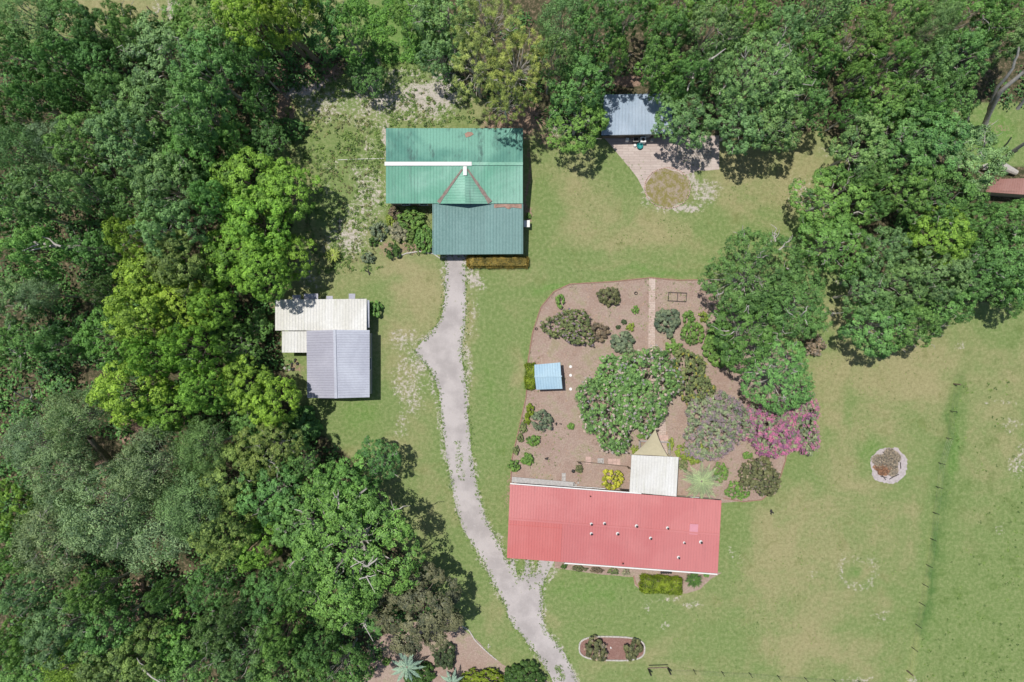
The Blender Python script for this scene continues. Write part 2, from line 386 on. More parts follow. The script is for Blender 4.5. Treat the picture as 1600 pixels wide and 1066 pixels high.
c = t.mix(t.ramp(n1, 0.35, 0.65), (0.44, 0.325, 0.27), (0.54, 0.43, 0.365))
c = t.mix(t.ramp(n2, 0.52, 0.70, 0, 0.6), c, (0.58, 0.49, 0.43)); c = t.mix(t.ramp(n3, 0.35, 0.65, 0.5, 0), c, (0.20, 0.13, 0.10))
gn = t.math('ADD', t.math('MULTIPLY', n1, 0.6), t.math('MULTIPLY', n2, 0.4))
c = t.mix(t.ramp(gn, 0.50, 0.62, 0, 0.50), c, (0.27, 0.28, 0.13))
c = t.mix(t.ramp(t.noise(v, 5.0, 3, 0.7), 0.40, 0.62, 0.35, 0), c, (0.22, 0.15, 0.12))
t.bump(n3, 0.9, 0.05); M['mulch'] = t.fin(c, 0.95, 0.1)
t = NT('red_mulch'); v = t.coord(); n2 = t.noise(v, 2, 5, 0.7); n3 = t.noise(v, 12, 3, 0.85)
c = t.mix(t.ramp(n3, 0.35, 0.68), (0.17, 0.085, 0.07), (0.40, 0.25, 0.21)); t.bump(n3, 0.9, 0.05); M['redmulch'] = t.fin(t.mix(t.ramp(n2, .5, .7, 0, .4), c, (0.42, 0.30, 0.26)), 0.95, 0.1)
def paver(name, c1, c2, mort, sc, w=0.5, h=0.25, rot=0.0):
    t = NT(name); v = t.coord(rot=(0, 0, rot)); b = t.n('ShaderNodeTexBrick'); t.l(v, b.inputs['Vector'])
    b.inputs['Color1'].default_value = (*c1, 1); b.inputs['Color2'].default_value = (*c2, 1); b.inputs['Mortar'].default_value = (*mort, 1)
    b.inputs['Scale'].default_value = sc; b.inputs['Brick Width'].default_value = w; b.inputs['Row Height'].default_value = h
    b.inputs['Mortar Size'].default_value = 0.018; b.inputs['Mortar Smooth'].default_value = 0.3
    n = t.noise(v, 3, 4, 0.7); n2 = t.noise(v, 0.5, 4, 0.6)
    c = t.mix(t.ramp(n, 0.45, 0.75, 0, 0.5), b.outputs['Color'], mort); c = t.mix(t.ramp(n2, 0.5, 0.7, 0, 0.4), c, (0.60, 0.52, 0.46))
    t.bump(b.outputs['Fac'], -0.5, 0.02); return t.fin(c, 0.9, 0.2)
M['paver'] = paver('patio_pavers', (0.46, 0.38, 0.345), (0.54, 0.46, 0.42), (0.34, 0.28, 0.245), 1.0, 1.3, 0.30)
M['path'] = paver('brick_path', (0.50, 0.38, 0.32), (0.58, 0.47, 0.41), (0.30, 0.23, 0.19), 1.0, 0.42, 0.21)
M['grassgrid'] = paver('grid_pavers', (0.42, 0.36, 0.33), (0.52, 0.46, 0.41), (0.20, 0.17, 0.12), 1.0, 0.34, 0.34)

sheet('driveway', DRIVE, 0.004, M['drive'], 2.6, 3, 3)
sheet('garden_bed', BED, 0.004, M['mulch'], 0.0, 8)
sheet('garden_path', [(1014,435),(1024,435),(1023,548),(1030,600),(1039,650),(1043,712),(1030,712),(1028,650),(1018,600),(1013,548)], 0.008, M['path'])
sheet('patio_paving', [(941,212),(1124,212),(1124,265),(1088,267),(1076,272),(1060,276),(1040,278),(1024,282),(1015,292),(1010,304),(996,278),(970,246)], 0.004, M['paver'], 0.6, 6)
sheet('grid_paving', [(1058,216),(1112,216),(1112,262),(1090,262),(1058,250)], 0.008, M['grassgrid'])
sheet('mulch_bed', LOWBED, 0.004, M['mulch'], 3, 6, 9)
def oval(cx, cy, rx, ry, n=48, p=2.0, a=0.0):
    o = []
    for i in range(n):
        t = 2*math.pi*i/n; c_, s_ = math.cos(t), math.sin(t)
        x = rx*abs(c_)**(2/p)*(1 if c_ > 0 else -1); y = ry*abs(s_)**(2/p)*(1 if s_ > 0 else -1)
        o.append((cx+x*math.cos(a)-y*math.sin(a), cy+x*math.sin(a)+y*math.cos(a)))
    return o
OV = oval(956, 1013, 51, 18.5, 60, 3.0, R(1.5))
sheet('flower_bed', OV, 0.006, M['redmulch'])
FB = [(868,874),(885,876),(990,886),(1128,895),(1110,905),(1095,920),(1072,928),(1004,924),(992,915),(990,902),(940,898),(885,890),(866,887)]
sheet('foundation_bed', FB, 0.006, M['mulch'], 0.8, 6)

def edging(name, pts, w, h, mat, label, closed=False, seg=0.35, cat='garden edging'):
    P = [at(x, y, 0) for x, y in outline(pts, 0, 4)] if closed else None
    if not closed:
        P = []
        for (a, b) in zip(pts, pts[1:]):
            L = math.hypot(a[0]-b[0], a[1]-b[1]); k = max(1, int(L/4))
            P += [at(a[0]+(b[0]-a[0])*j/k, a[1]+(b[1]-a[1])*j/k) for j in range(k)]
        P.append(at(*pts[-1]))
    else: P.append(P[0])
    mb = MB(); r = np.random.default_rng(len(P))
    for a, b in zip(P, P[1:]):
        L = (b-a).length
        if L < 1e-4: continue
        d = (b-a)/L; k = max(1, int(round(L/seg)))
        for j in range(k):
            p = a+d*(L*(j+.5)/k); hh = h*r.uniform(.8, 1.15)
            mb.box((p.x, p.y, hh/2), (L/k*.93, w*r.uniform(.85, 1.1), hh), math.atan2(d.y, d.x)+r.uniform(-.05, .05))
    o = mb.build(name, mat); rebase(o, P[0]); return tag(o, label, cat)
edging('garden_edging', BED[:13], 0.11, 0.12, M['brickedge'], 'long curved red brick edging round the north and west of the big mulch garden')
edging('garden_edging', [(1229,700),(1227,720),(1219,745),(1205,768),(1190,781),(1160,784),(1129,778)], 0.09, 0.12, M['brickedge'], 'curved brick edging east of the garden running back to the red house')
edging('garden_edging', OV, 0.17, 0.13, M['concrete'], 'pale stone ring edging round the oval flower bed in the lawn', True)
edging('garden_edging', [(990,900),(993,912),(1003,920)], 0.12, 0.1, M['brickedge'], 'short brick edging left of the clipped hedge in front of the red house')
edging('garden_edging', [(620,402),(635,396),(655,393),(678,397),(688,404)], 0.14, 0.12, M['concrete'], 'low pale curved edging beside the driveway end at the green barn')
edging('garden_edging', [(722,978),(733,985),(742,1000),(752,1010),(765,1022),(776,1031)], 0.13, 0.11, M['concrete'], 'broken pale edging along the pink mulch bed by the driveway bottom')

# ------------------------------------------------------------------ roofs
def ribbed(mb, A, B, Cc, D, spacing, h=0.032, thick=0.05):
    """sheet spanned by A-B (eave or ridge) and D-C, ribs running A to D"""
    A, B, Cc, D = map(Vector, (A, B, Cc, D)); W = max((B-A).length, (Cc-D).length); n = max(2, int(round(W/spacing)))
    nr = (B-A).cross((D-A) if (D-A).length > 1e-4 else (Cc-B)).normalized()
    if nr.z < 0: nr = -nr
    us = []; hs = []
    for i in range(n):
        u = i/n; e = 1/n
        us += [u, u+e*0.66, u+e*0.74, u+e*0.92]; hs += [0, 0, h, h]
    us.append(1.0); hs.append(0)
    top = []; bot = []
    for u, q in zip(us, hs):
        a = A.lerp(B, u); d = D.lerp(Cc, u)
        top.append((a+nr*q, d+nr*q)); bot.append((a-nr*thick, d-nr*thick))
    b0 = len(mb.v)
    for (a, d), (e_, f_) in zip(top, bot): mb.v += [tuple(a), tuple(d), tuple(e_), tuple(f_)]
    for i in range(len(us)-1):
        p = b0+4*i; q = p+4
        mb.f += [(p, q, q+1, p+1), (p+2, p+3, q+3, q+2), (p, p+2, q+2, q), (p+1, q+1, q+3, p+3)]
    e = b0+4*(len(us)-1); mb.f += [(b0, b0+1, b0+3, b0+2), (e, e+2, e+3, e+1)]
def walls(mb, c4, z0, z1, th=0.12):
    """c4: ground corners; butt-jointed wall boxes"""
    n = 4
    for i in range(n):
        a = Vector(c4[i]); b = Vector(c4[(i+1) % n]); d = (b-a).normalized()
        a2 = a+d*(th/2+0.002) ; b2 = b-d*(th/2+0.002)
        if i % 2 == 0: a2 = a-d*th/2; b2 = b+d*th/2
        m = (a2+b2)/2; mb.box((m.x, m.y, (z0+z1)/2), ((b2-a2).length, th, z1-z0), math.atan2(d.y, d.x))
def opening(par, name, a, b, f0, f1, z0, z1, mat, frame=None, out=0.09, extra=None):
    """door / window leaf on the wall a->b between fractions f0..f1"""
    a = Vector(a); b = Vector(b); d = (b-a).normalized(); nrm = Vector((d.y, -d.x, 0))
    p = a.lerp(b, f0); q = a.lerp(b, f1); m = (p+q)/2+nrm*out; L = (q-p).length; rz = math.atan2(d.y, d.x)
    o = MB().box((m.x, m.y, (z0+z1)/2), (L, 0.06, z1-z0), rz).build(name, mat, par)
    if frame:
        fm = MB(); k = nrm*(out+0.02)
        for s_, z in ((0, z0-0.03), (0, z1+0.03)):
            c_ = (p+q)/2+k; fm.box((c_.x, c_.y, z), (L+0.12, 0.1, 0.06), rz)
        for e in (p, q):
            s2 = -1 if e is p else 1; c_ = e+k+d*0.03*s2; fm.box((c_.x, c_.y, (z0+z1)/2), (0.06, 0.1, z1-z0-0.004), rz)
        fr = fm.build('frame', frame); fr.parent = o; fr.matrix_parent_inverse = Matrix()
        loc = par.location; fr.data.transform(Matrix.LocRotScale(par.location, par.rotation_euler, par.scale).inverted())
    return o

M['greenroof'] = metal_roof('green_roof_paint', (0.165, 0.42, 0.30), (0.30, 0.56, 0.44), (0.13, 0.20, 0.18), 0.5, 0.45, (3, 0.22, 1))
M['greenroofdark'] = metal_roof('dark_green_roof_paint', (0.10, 0.28, 0.225), (0.20, 0.44, 0.345), (0.07, 0.13, 0.12), 0.8, 0.5, (1.2, 0.5, 1))  # darker green with heavier streaks, for the upper slope
M['tealroof'] = metal_roof('bluish_green_roof_paint', (0.135, 0.265, 0.25), (0.17, 0.31, 0.295), (0.10, 0.16, 0.16), 0.35, 0.45, (3, 0.22, 1))
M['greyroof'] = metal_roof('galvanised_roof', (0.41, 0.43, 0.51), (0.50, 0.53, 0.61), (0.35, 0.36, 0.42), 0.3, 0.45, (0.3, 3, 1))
M['greyroofshade'] = metal_roof('galvanised_roof_shade', (0.36, 0.36, 0.43), (0.43, 0.43, 0.50), (0.33, 0.33, 0.38), 0.3, 0.45, (0.3, 3, 1))  # darker copy of the galvanised sheet, slope shade put into its colour
M['whiteroof'] = metal_roof('whitewashed_roof', (0.64, 0.63, 0.59), (0.74, 0.74, 0.72), (0.50, 0.50, 0.40), 0.5, 0.5, (2.5, 0.3, 1))
M['blueroof'] = metal_roof('blue_silver_roof', (0.33, 0.42, 0.52), (0.43, 0.52, 0.63), (0.25, 0.29, 0.34), 0.5, 0.4, (2.5, 0.3, 1))
M['skyroof'] = metal_roof('pale_blue_roof', (0.34, 0.51, 0.63), (0.44, 0.61, 0.70), (0.40, 0.50, 0.60), 0.3, 0.4, (2.5, 0.3, 1))
M['redroof'] = metal_roof('red_roof_paint', (0.53, 0.170, 0.168), (0.57, 0.205, 0.200), (0.42, 0.16, 0.16), 0.4, 0.5, (3, 0.25, 1), 0.05)
M['redroof2'] = metal_roof('deep_red_roof_paint', (0.56, 0.168, 0.158), (0.58, 0.19, 0.18), (0.40, 0.10, 0.10), 0.4, 0.5, (3, 0.25, 1), 0.05)

# ---- green barn
ZE, ZR = 3.1, 4.45
b = empty('barn', at(710, 300, 0)); tag(b, 'long green metal-roofed barn with white ridge strip and a carport wing', 'barn')
ex0, ex1, ey0, ey1, yr = 603, 817, 200.5, 318, 256.5
mb = MB(); ribbed(mb, at(ex0,yr,ZR), at(ex1,yr,ZR), at(ex1,ey0,ZE), at(ex0,ey0,ZE), 0.36); mb.build('roof', M['greenroofdark'], b)
mb = MB(); ribbed(mb, at(ex0,ey1,ZE), at(ex1,ey1,ZE), at(ex1,yr,ZR), at(ex0,yr,ZR), 0.36); mb.build('roof', M['greenroof'], b)
P0 = at(726.5, 259, ZR+.02); F0 = at(726.5, 318.5, ZR-.25); E1 = at(684, 318.5, ZE+.06); E2 = at(767, 318.5, ZE+.06)
mb = MB(); ribbed(mb, P0, F0, E1, P0+Vector((-.02,0,-.02)), 0.36, 0.03); ribbed(mb, F0, P0, P0+Vector((.02,0,-.02)), E2, 0.36, 0.03)
g = mb.build('gable_roof', M['greenroof'], b)
mb = MB(); mb.tri(F0-Vector((0,-.1,.06)), E1-Vector((0,-.1,.06)), E2-Vector((0,-.1,.06))); mb.build('gable_wall', M['tanwall'], b)
for E in (E1, E2):       # rusty valley flashing, widening downhill
    u = (E-P0).normalized(); w = u.cross(Vector((0,0,1))).normalized(); up = Vector((0,0,.10))
    a, c_ = P0+u*0.5+up, E+up-u*0.15; wd_ = 0.36 if E is E2 else 0.24
    mb = MB(); k = 10
    for i in range(k):
        f0, f1 = i/k, (i+1)/k
        w0 = 0.16+wd_*f0*(.9+.3*math.sin(i*2.1)); w1 = 0.16+wd_*f1*(.9+.3*math.sin((i+1)*2.1))
        q0 = a.lerp(c_, f0); q1 = a.lerp(c_, f1); mb.quad(q0-w*w0/2, q1-w*w1/2, q1+w*w1/2, q0+w*w0/2)
        if i == 0: pass
    mb.build('valley_flashing', M['oldrust'], b)
mb = MB(); mb.bar(at(601,yr-.5,ZR+.06), at(737,yr-.5,ZR+.06), 0.42, 0.05); mb.build('ridge_cap', M['white'], b)
mb = MB(); mb.bar(at(726.5,260,ZR+.09), at(726.5,274,ZR+.06), 0.40, 0.05); mb.build('ridge_cap', M['white'], b)
mb = MB(); mb.bar(at(737.5,yr-.5,ZR+.06), at(817,yr-.5,ZR+.06), 0.34, 0.04); mb.build('ridge_cap', M['greenroof'], b)
def patch(par, pxpts, z, mat, name='rust_patch'):
    mb = MB(); n = len(pxpts); cx = sum(p[0] for p in pxpts)/n; cy = sum(p[1] for p in pxpts)/n
    zf = z if callable(z) else (lambda x, y: z); P = [at(x, y, zf(x, y)) for x, y in pxpts]; c_ = at(cx, cy, zf(cx, cy))
    for i in range(n): mb.tri(c_, P[i], P[(i+1) % n])
    return mb.build(name, mat, par)
zn = lambda x, y: ZE+(ZR-ZE)*(y-ey0)/(yr-ey0)+.07
patch(b, [(726,209),(731,206),(738,207),(740,210),(735,213),(728,215)], zn, M['rust'])
# lower carport wing
ZL0, ZL1 = 2.95, 2.35
mb = MB(); ribbed(mb, at(677.5,398,ZL1), at(815.5,397,ZL1), at(816,317.5,ZL0), at(677.5,317.5,ZL0), 0.36); mb.build('wing_roof', M['tealroof'], b)
zl = lambda x, y: ZL0+(ZL1-ZL0)*(y-317.5)/80+.065
patch(b, [(772,319),(815,319),(815,326),(800,324),(795,327),(786,323),(772,325)], zl, M['rust'])
for x in (676.5, 816.6): MB().bar(at(x,318.2,ZL0-.03), at(x,397,ZL1-.03), 0.1, 0.16).build('trim', M['tealroof'], b)
def foot(z, *q): return [Vector((at(x, y, z).x, at(x, y, z).y, 0)) for x, y in q]
w = foot(3.1, (608,313), (812,313), (812,206), (608,206))
mb = MB(); walls(mb, w, 0, 3.0); mb.build('wall', M['tanwall'], b)
for (x, y) in ((684,392),(730,392),(771,392),(810,392)): p = at(x, y, 2.3); MB().box((p.x, p.y, 1.13), (0.16, 0.16, 2.26)).build('carport_post', M['wood'], b)
opening(b, 'door', w[0], w[1], .42, .60, 0.02, 2.5, M['greywall'], M['white'])
for f in (.08, .22): opening(b, 'window', w[0], w[1], f, f+.06, 1.0, 2.0, M['glass'], M['white'])
opening(b, 'window', w[1], w[2], .4, .52, 1.0, 2.0, M['glass'], M['white'])
opening(b, 'door', w[1], w[2], .05, .17, 0.02, 2.1, M['white'])
mb = MB(); p = at(822, 352); mb.box((p.x, p.y, 1.0), (0.6, 0.75, 0.05)); mb.box((p.x+.27, p.y, 1.04), (0.28, 0.8, 0.03)); mb.box((p.x, p.y, 0.49), (0.1, 0.6, 0.96))
o = mb.build('side_table', M['white']); rebase(o, at(822,352)); tag(o, 'small white and grey bench sticking out east of the green barn', 'bench')

# ---- west shed pair
b = empty('workshop', at(505, 495, 0)); tag(b, 'low workshop under a whitewashed ribbed roof with lean-to lids along its back', 'shed')
mb = MB(); ribbed(mb, at(430,516.5,2.75), at(573,516.5,2.75), at(573,467,2.45), at(430,468.5,2.45), 0.34); mb.build('roof', M['whiteroof'], b)
mb = MB(); ribbed(mb, at(440.5,551,2.35), at(480,551,2.35), at(480,517.8,2.55), at(440.5,517.8,2.55), 0.34); mb.build('lean_to_roof', M['whiteroof'], b)
mb = MB(); ribbed(mb, at(573.6,512,2.3), at(577.2,512,2.25), at(577.2,469,2.25), at(573.6,469,2.3), 0.2); mb.build('side_lid', M['greyroof'], b)
for (x0, x1, y0) in ((457,470,462.5),(475,497,460.5),(510,520,464),(545,555,460.5)):
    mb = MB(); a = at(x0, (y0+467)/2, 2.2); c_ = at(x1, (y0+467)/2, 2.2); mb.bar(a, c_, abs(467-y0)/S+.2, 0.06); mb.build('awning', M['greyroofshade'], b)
w = foot(2.45, (435,512), (568,512), (568,472), (435,473))
mb = MB(); walls(mb, w, 0, 2.38); mb.build('wall', M['greywall'], b)
w = foot(2.35, (445,546), (478,546), (478,520), (445,520))
mb = MB(); walls(mb, w, 0, 2.2); mb.build('lean_to_wall', M['tanwall'], b)
w = foot(2.45, (568,512), (568,472)); opening(b, 'door', w[0], w[1], .3, .6, 0.02, 2.0, M['tanwall'], M['white'])
b2 = empty('garage', at(532, 568, 0)); tag(b2, 'grey metal gable-roofed garage with ribs across, south of the white-roofed workshop', 'garage')
ZA, ZB = 2.75, 3.3
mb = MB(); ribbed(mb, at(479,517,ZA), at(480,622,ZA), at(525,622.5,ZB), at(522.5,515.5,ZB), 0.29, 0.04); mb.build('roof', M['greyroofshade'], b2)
mb = MB(); ribbed(mb, at(522.5,515.5,ZB), at(525,622.5,ZB), at(577.5,621,ZA), at(577.5,516,ZA), 0.29, 0.04); mb.build('roof', M['greyroof'], b2)
mb = MB(); mb.bar(at(522.5,515.3,ZB+.05), at(525,622.6,ZB+.05), 0.3, 0.05); mb.build('ridge_cap', M['greyroof'], b2)
w = foot(2.75, (484,617), (573,617), (573,521), (484,521))
mb = MB(); walls(mb, w, 0, 2.7); q0, q1 = w[0]+Vector((0,0,2.7)), w[1]+Vector((0,0,2.7)); mm = (q0+q1)/2+Vector((0,0,.48))
mb.tri(q0, q1, mm); mb.tri(w[3]+Vector((0,0,2.7)), w[2]+Vector((0,0,2.7)), (w[3]+w[2])/2+Vector((0,0,3.18))); mb.build('wall', M['greywall'], b2)
dd = opening(b2, 'garage_door', w[0], w[1], .2, .8, 0.02, 2.3, M['white'], M['greywall'])
opening(b2, 'window', w[1], w[2], .4, .6, 1.1, 1.9, M['glass'], M['white'])

# ---- blue-silver shed in the trees
b = empty('tin_shed', at(1000, 185, 0)); tag(b, 'blue-silver ribbed tin shed half under the trees behind the paved patio', 'shed')
mb = MB(); ribbed(mb, at(939.5,211.5,2.15), at(1052,209,2.15), at(1048,146,2.55), at(944,148,2.55), 0.40); mb.build('roof', M['blueroof'], b)
w = foot(2.15, (944,207), (1047,205), (1044,151), (948,153))
mb = MB(); walls(mb, w, 0, 2.08); mb.build('wall', M['wood'], b)
mb = MB(); mb.bar(at(939,212.4,2.08), at(1052,210,2.08), 0.1, 0.12); mb.build('fascia', M['dark'], b)
opening(b, 'door', w[0], w[1], .62, .74, 0.02, 1.9, M['greywall'], M['wood']); opening(b, 'window', w[0], w[1], .12, .24, 1.0, 1.7, M['glass'], M['wood'])

# ---- red-roofed house
h = empty('house', at(960, 827, 0)); tag(h, 'long single-storey house under a pinkish red metal roof dotted with vents', 'house')
ZE, ZR = 2.8, 3.25
TL, TR, BR_, BL = (797,757), (1127.5,782), (1121.5,896), (792,872)
def lerp2(a, b_, f): return (a[0]+(b_[0]-a[0])*f, a[1]+(b_[1]-a[1])*f)
def hz(v_): return ZE+(ZR-ZE)*(1-abs(v_-.47)/.53)
def hp(u, v_, dz=0.0, z=None):
    p = lerp2(lerp2(TL, TR, u), lerp2(BL, BR_, u), v_); return at(p[0], p[1], hz(v_)+dz if z is None else z)
def h_uv(px, py):
    u = v_ = .5
    for _ in range(20):
        p = lerp2(lerp2(TL, TR, u), lerp2(BL, BR_, u), v_); u += (px-p[0])/330; v_ += (py-p[1]-(px-p[0])*.075)/114
    return u, v_
UC = .255
mb = MB(); ribbed(mb, hp(0,.47), hp(1,.47), hp(1,0), hp(0,0), 0.31, 0.024); mb.build('roof', M['redroof'], h)
mb = MB(); ribbed(mb, hp(UC,1), hp(1,1), hp(1,.47,.001), hp(UC,.47,.001), 0.31, 0.024); mb.build('roof', M['redroof'], h)
mb = MB(); ribbed(mb, hp(0,1,.03), hp(UC,1,.03), hp(UC,.545,.05), hp(0,.545,.05), 0.31, 0.024); ribbed(mb, hp(0,.545,0), hp(UC,.545,0), hp(UC,.472,0), hp(0,.472,0), 0.31, .035)
mb.build('carport_roof', M['redroof2'], h)
mb = MB(); mb.bar(hp(0.001,.47,.05), hp(.999,.47,.05), 0.22, 0.03); mb.build('ridge_cap', M['redroof'], h)
mb = MB(); mb.bar(hp(UC+.02,1.012,-.08), hp(.998,1.012,-.08), 0.13, 0.12); mb.build('gutter', M['white'], h)
mb = MB(); mb.bar(hp(.0,-.012,-.08), hp(.62,-.012,-.08), 0.12, 0.12); mb.build('gutter', M['white'], h)
p = hp(UC+.02, 1.02, -.1); mb = MB(); mb.tube([p, p-Vector((0,.15,.3)), p-Vector((0,.2,2.6))], .05); mb.build('downpipe', M['white'], h)
gw = [hp(.27,.955,z=0), hp(.985,.955,z=0), hp(.985,.045,z=0), hp(.27,.045,z=0)]
k_ = CAMH/(CAMH-2.8)
gw = [Vector((p.x*.966, p.y*.966, 0)) for p in gw]
mb = MB(); walls(mb, gw, 0, 2.74); mb.build('wall', M['cream'], h)
for f in (.08, .24, .52, .68, .86): opening(h, 'window', gw[0], gw[1], f, f+.055, 1.0, 2.05, M['glass'], M['white'])
opening(h, 'door', gw[0], gw[1], .40, .44, 0.05, 2.15, M['wood'], M['white'])
for f in (.1, .35, .6): opening(h, 'window', gw[2], gw[3], f, f+.06, 1.0, 2.05, M['glass'], M['white'])
opening(h, 'door', gw[2], gw[3], .82, .86, 0.05, 2.15, M['white'])
opening(h, 'window', gw[1], gw[2], .4, .6, 1.0, 2.0, M['glass'], M['white'])
for u in (.012, .13, .24):
    for v_ in (.04, .96):
        q = hp(u, v_, z=0)*.966; MB().box((q.x, q.y, 1.35), (.12, .12, 2.7)).build('carport_post', M['white'], h)
for (x, y, s_) in ((924,819,1),(924,834,1),(944.5,818,1),(994.5,822,1.1),(1043,825,1),(965,834,1.1),(1016.5,841,1),(1069,848,.8),(1095,847,1.15),(1060,871,1),(972.5,879.5,.7),(922,775,.5)):
    u, v_ = h_uv(x, y); q = hp(u, v_, .04); s_ *= .82
    mb = MB(); mb.lathe(q, [(.21*s_, 0), (.20*s_, .03), (.10*s_, .06), (.09*s_, .08)], 14); vb = mb.build('vent_flashing', M['white'] if s_ > .6 else M['redroof2'], h, True)
    mb = MB(); mb.lathe(q, [(.075*s_, .05), (.075*s_, .34), (.13*s_, .35), (.13*s_, .42), (.05*s_, .46)], 12)
    cp = mb.build('pipe', M['dark']); cp.data.transform(Matrix.Translation(-h.location)); cp.parent = vb
u, v_ = h_uv(1084, 827); q = hp(u, v_, .08); sk = MB().box(q, (.95, 1.15, .05), R(-4)).build('skylight', plain('pink_skylight', (.62, .28, .33), .3, .05), h)
# decks and porch strip north of the house
mb = MB()
for i in range(46):
    f = i/46; p = at(801+f*96, 749.5+f*8.3, .45); mb.box((p.x, p.y, .43), (.145, .62, .05), R(-4.5))
mb.bar(at(801,746,.33), at(897,754,.33), .07, .12); mb.bar(at(801,752.5,.33), at(897,760.5,.33), .07, .12)
for f in (0, .33, .66, 1): p = at(801+f*96, 746+f*8.2); mb.box((p.x, p.y, .19), (.09, .09, .38))
o = mb.build('deck', M['deck']); rebase(o, at(850,752)); tag(o, 'narrow grey board walkway along the back of the red-roofed house', 'deck')
mb = MB()
for i in range(14): p = at(897+i*3.6, 760+i*.27); mb.tube([(p.x, p.y, 0), (p.x, p.y, 1.0)], .018, 5)
mb.bar(at(896,760,1.0), at(946,763.6,1.0), .06, .05); mb.bar(at(896,760,.2), at(946,763.6,.2), .05, .04)
o = mb.build('railing', M['white']); rebase(o, at(920,761)); tag(o, 'short white railing behind the red-roofed house beside the grey walkway', 'railing')
mb = MB()
for i in range(20): p = at(968+i*.9, 764+i*.07); mb.tube([(p.x, p.y, 0), (p.x, p.y, .95)], .016, 5)
mb.bar(at(967,764,.96), at(986,765.6,.96), .06, .05)
o = mb.build('railing', M['dark']); rebase(o, at(975,764)); tag(o, 'dark slatted railing between the yellow shrub and the white patio roof', 'railing')

# ---- white patio roof, sail, garden shed
b = empty('patio_cover', at(1020, 745, 0)); tag(b, 'white ribbed patio roof attached behind the red-roofed house', 'patio cover')
mb = MB(); ribbed(mb, at(983.5,769,2.75), at(1057,776,2.75), at(1060.5,714.5,2.5), at(987,711,2.5), 0.33); mb.build('roof', M['whiteroof'], b)
for (x, y) in ((991,716),(1055,718),(990,755),(1052,760)): p = at(x, y)*.97; MB().box((p.x, p.y, 1.2), (.1, .1, 2.4)).build('post', M['white'], b)
mb = MB(); mb.bar(at(987,712.5,2.38), at(1060,716,2.38), .08, .14); mb.build('beam', M['white'], b)
A_, B_, C_ = at(1024,671,2.6), at(989,710.5,2.45), at(1044,713.5,2.45)
def sail_pt(u, v_):     # barycentric with concave sides
    w_ = 1-u-v_; p = A_*w_+B_*u+C_*v_; c_ = (A_+B_+C_)/3
    k = 4*(u*w_*.17+u*v_*.05+v_*w_*.12)-27*u*v_*w_*.1; p = p.lerp(c_, max(-.1, min(k*.9, .5))); p.z -= u*v_*w_*4; return p
mb = MB(); n = 12; ids = {}
for i in range(n+1):
    for j in range(n+1-i): ids[i, j] = len(mb.v); mb.v.append(tuple(sail_pt(i/n, j/n)))
for i in range(n):
    for j in range(n-i):
        mb.f.append((ids[i,j], ids[i+1,j], ids[i,j+1]))
        if i+j < n-1: mb.f.append((ids[i+1,j], ids[i+1,j+1], ids[i,j+1]))
b = empty('shade_sail', at(1024,672,0)); tag(b, 'beige triangular shade sail stretched north of the white patio roof', 'shade sail')
mb.build('cloth', M['sail'], b)
p = at(1024,671,2.6); mb = MB(); mb.tube([(p.x, p.y+.1, 0), (p.x, p.y+.1, 2.7)], .05, 8); mb.build('mast', M['dark'], b)
mb = MB(); p0, p1, p2, p3 = at(998,688), at(1044,690), at(1044,708), at(998,708)
for a, c_ in ((p0,p1),(p1,p2),(p0,p3)):
    for z in (.25, .85): mb.bar(a+Vector((0,0,z)), c_+Vector((0,0,z)), .05, .06)
    for k in range(4): q = a.lerp(c_, k/3); mb.box((q.x, q.y, .45), (.06, .06, .9), .01*k)
o = mb.build('low_fence', M['deck']); rebase(o, at(1020,700)); tag(o, 'low grey rail fence under the beige shade sail', 'fence')

b = empty('garden_shed', at(857, 588, 0)); tag(b, 'tiny garden shed with pale blue ribbed gable roof in the mulch garden', 'shed')
mb = MB(); ribbed(mb, at(835.5,588.5,2.2), at(877,588,2.2), at(875.5,566.5,1.9), at(835,570,1.9), 0.30, .035); ribbed(mb, at(838,609,1.9), at(879,607.5,1.9), at(877,588.2,2.2), at(835.6,588.7,2.2), 0.30, .035); mb.build('roof', M['skyroof'], b)
mb = MB(); mb.bar(at(835,588.5,2.25), at(878,588,2.25), .14, .04); mb.build('ridge_cap', M['skyroof'], b)
w = foot(1.9, (840,606), (875,605), (873,571), (838,573))
mb = MB(); walls(mb, w, 0, 1.86, .08); mb.build('wall', M['white'], b); opening(b, 'door', w[1], w[2], .35, .65, .02, 1.75, M['greywall'])

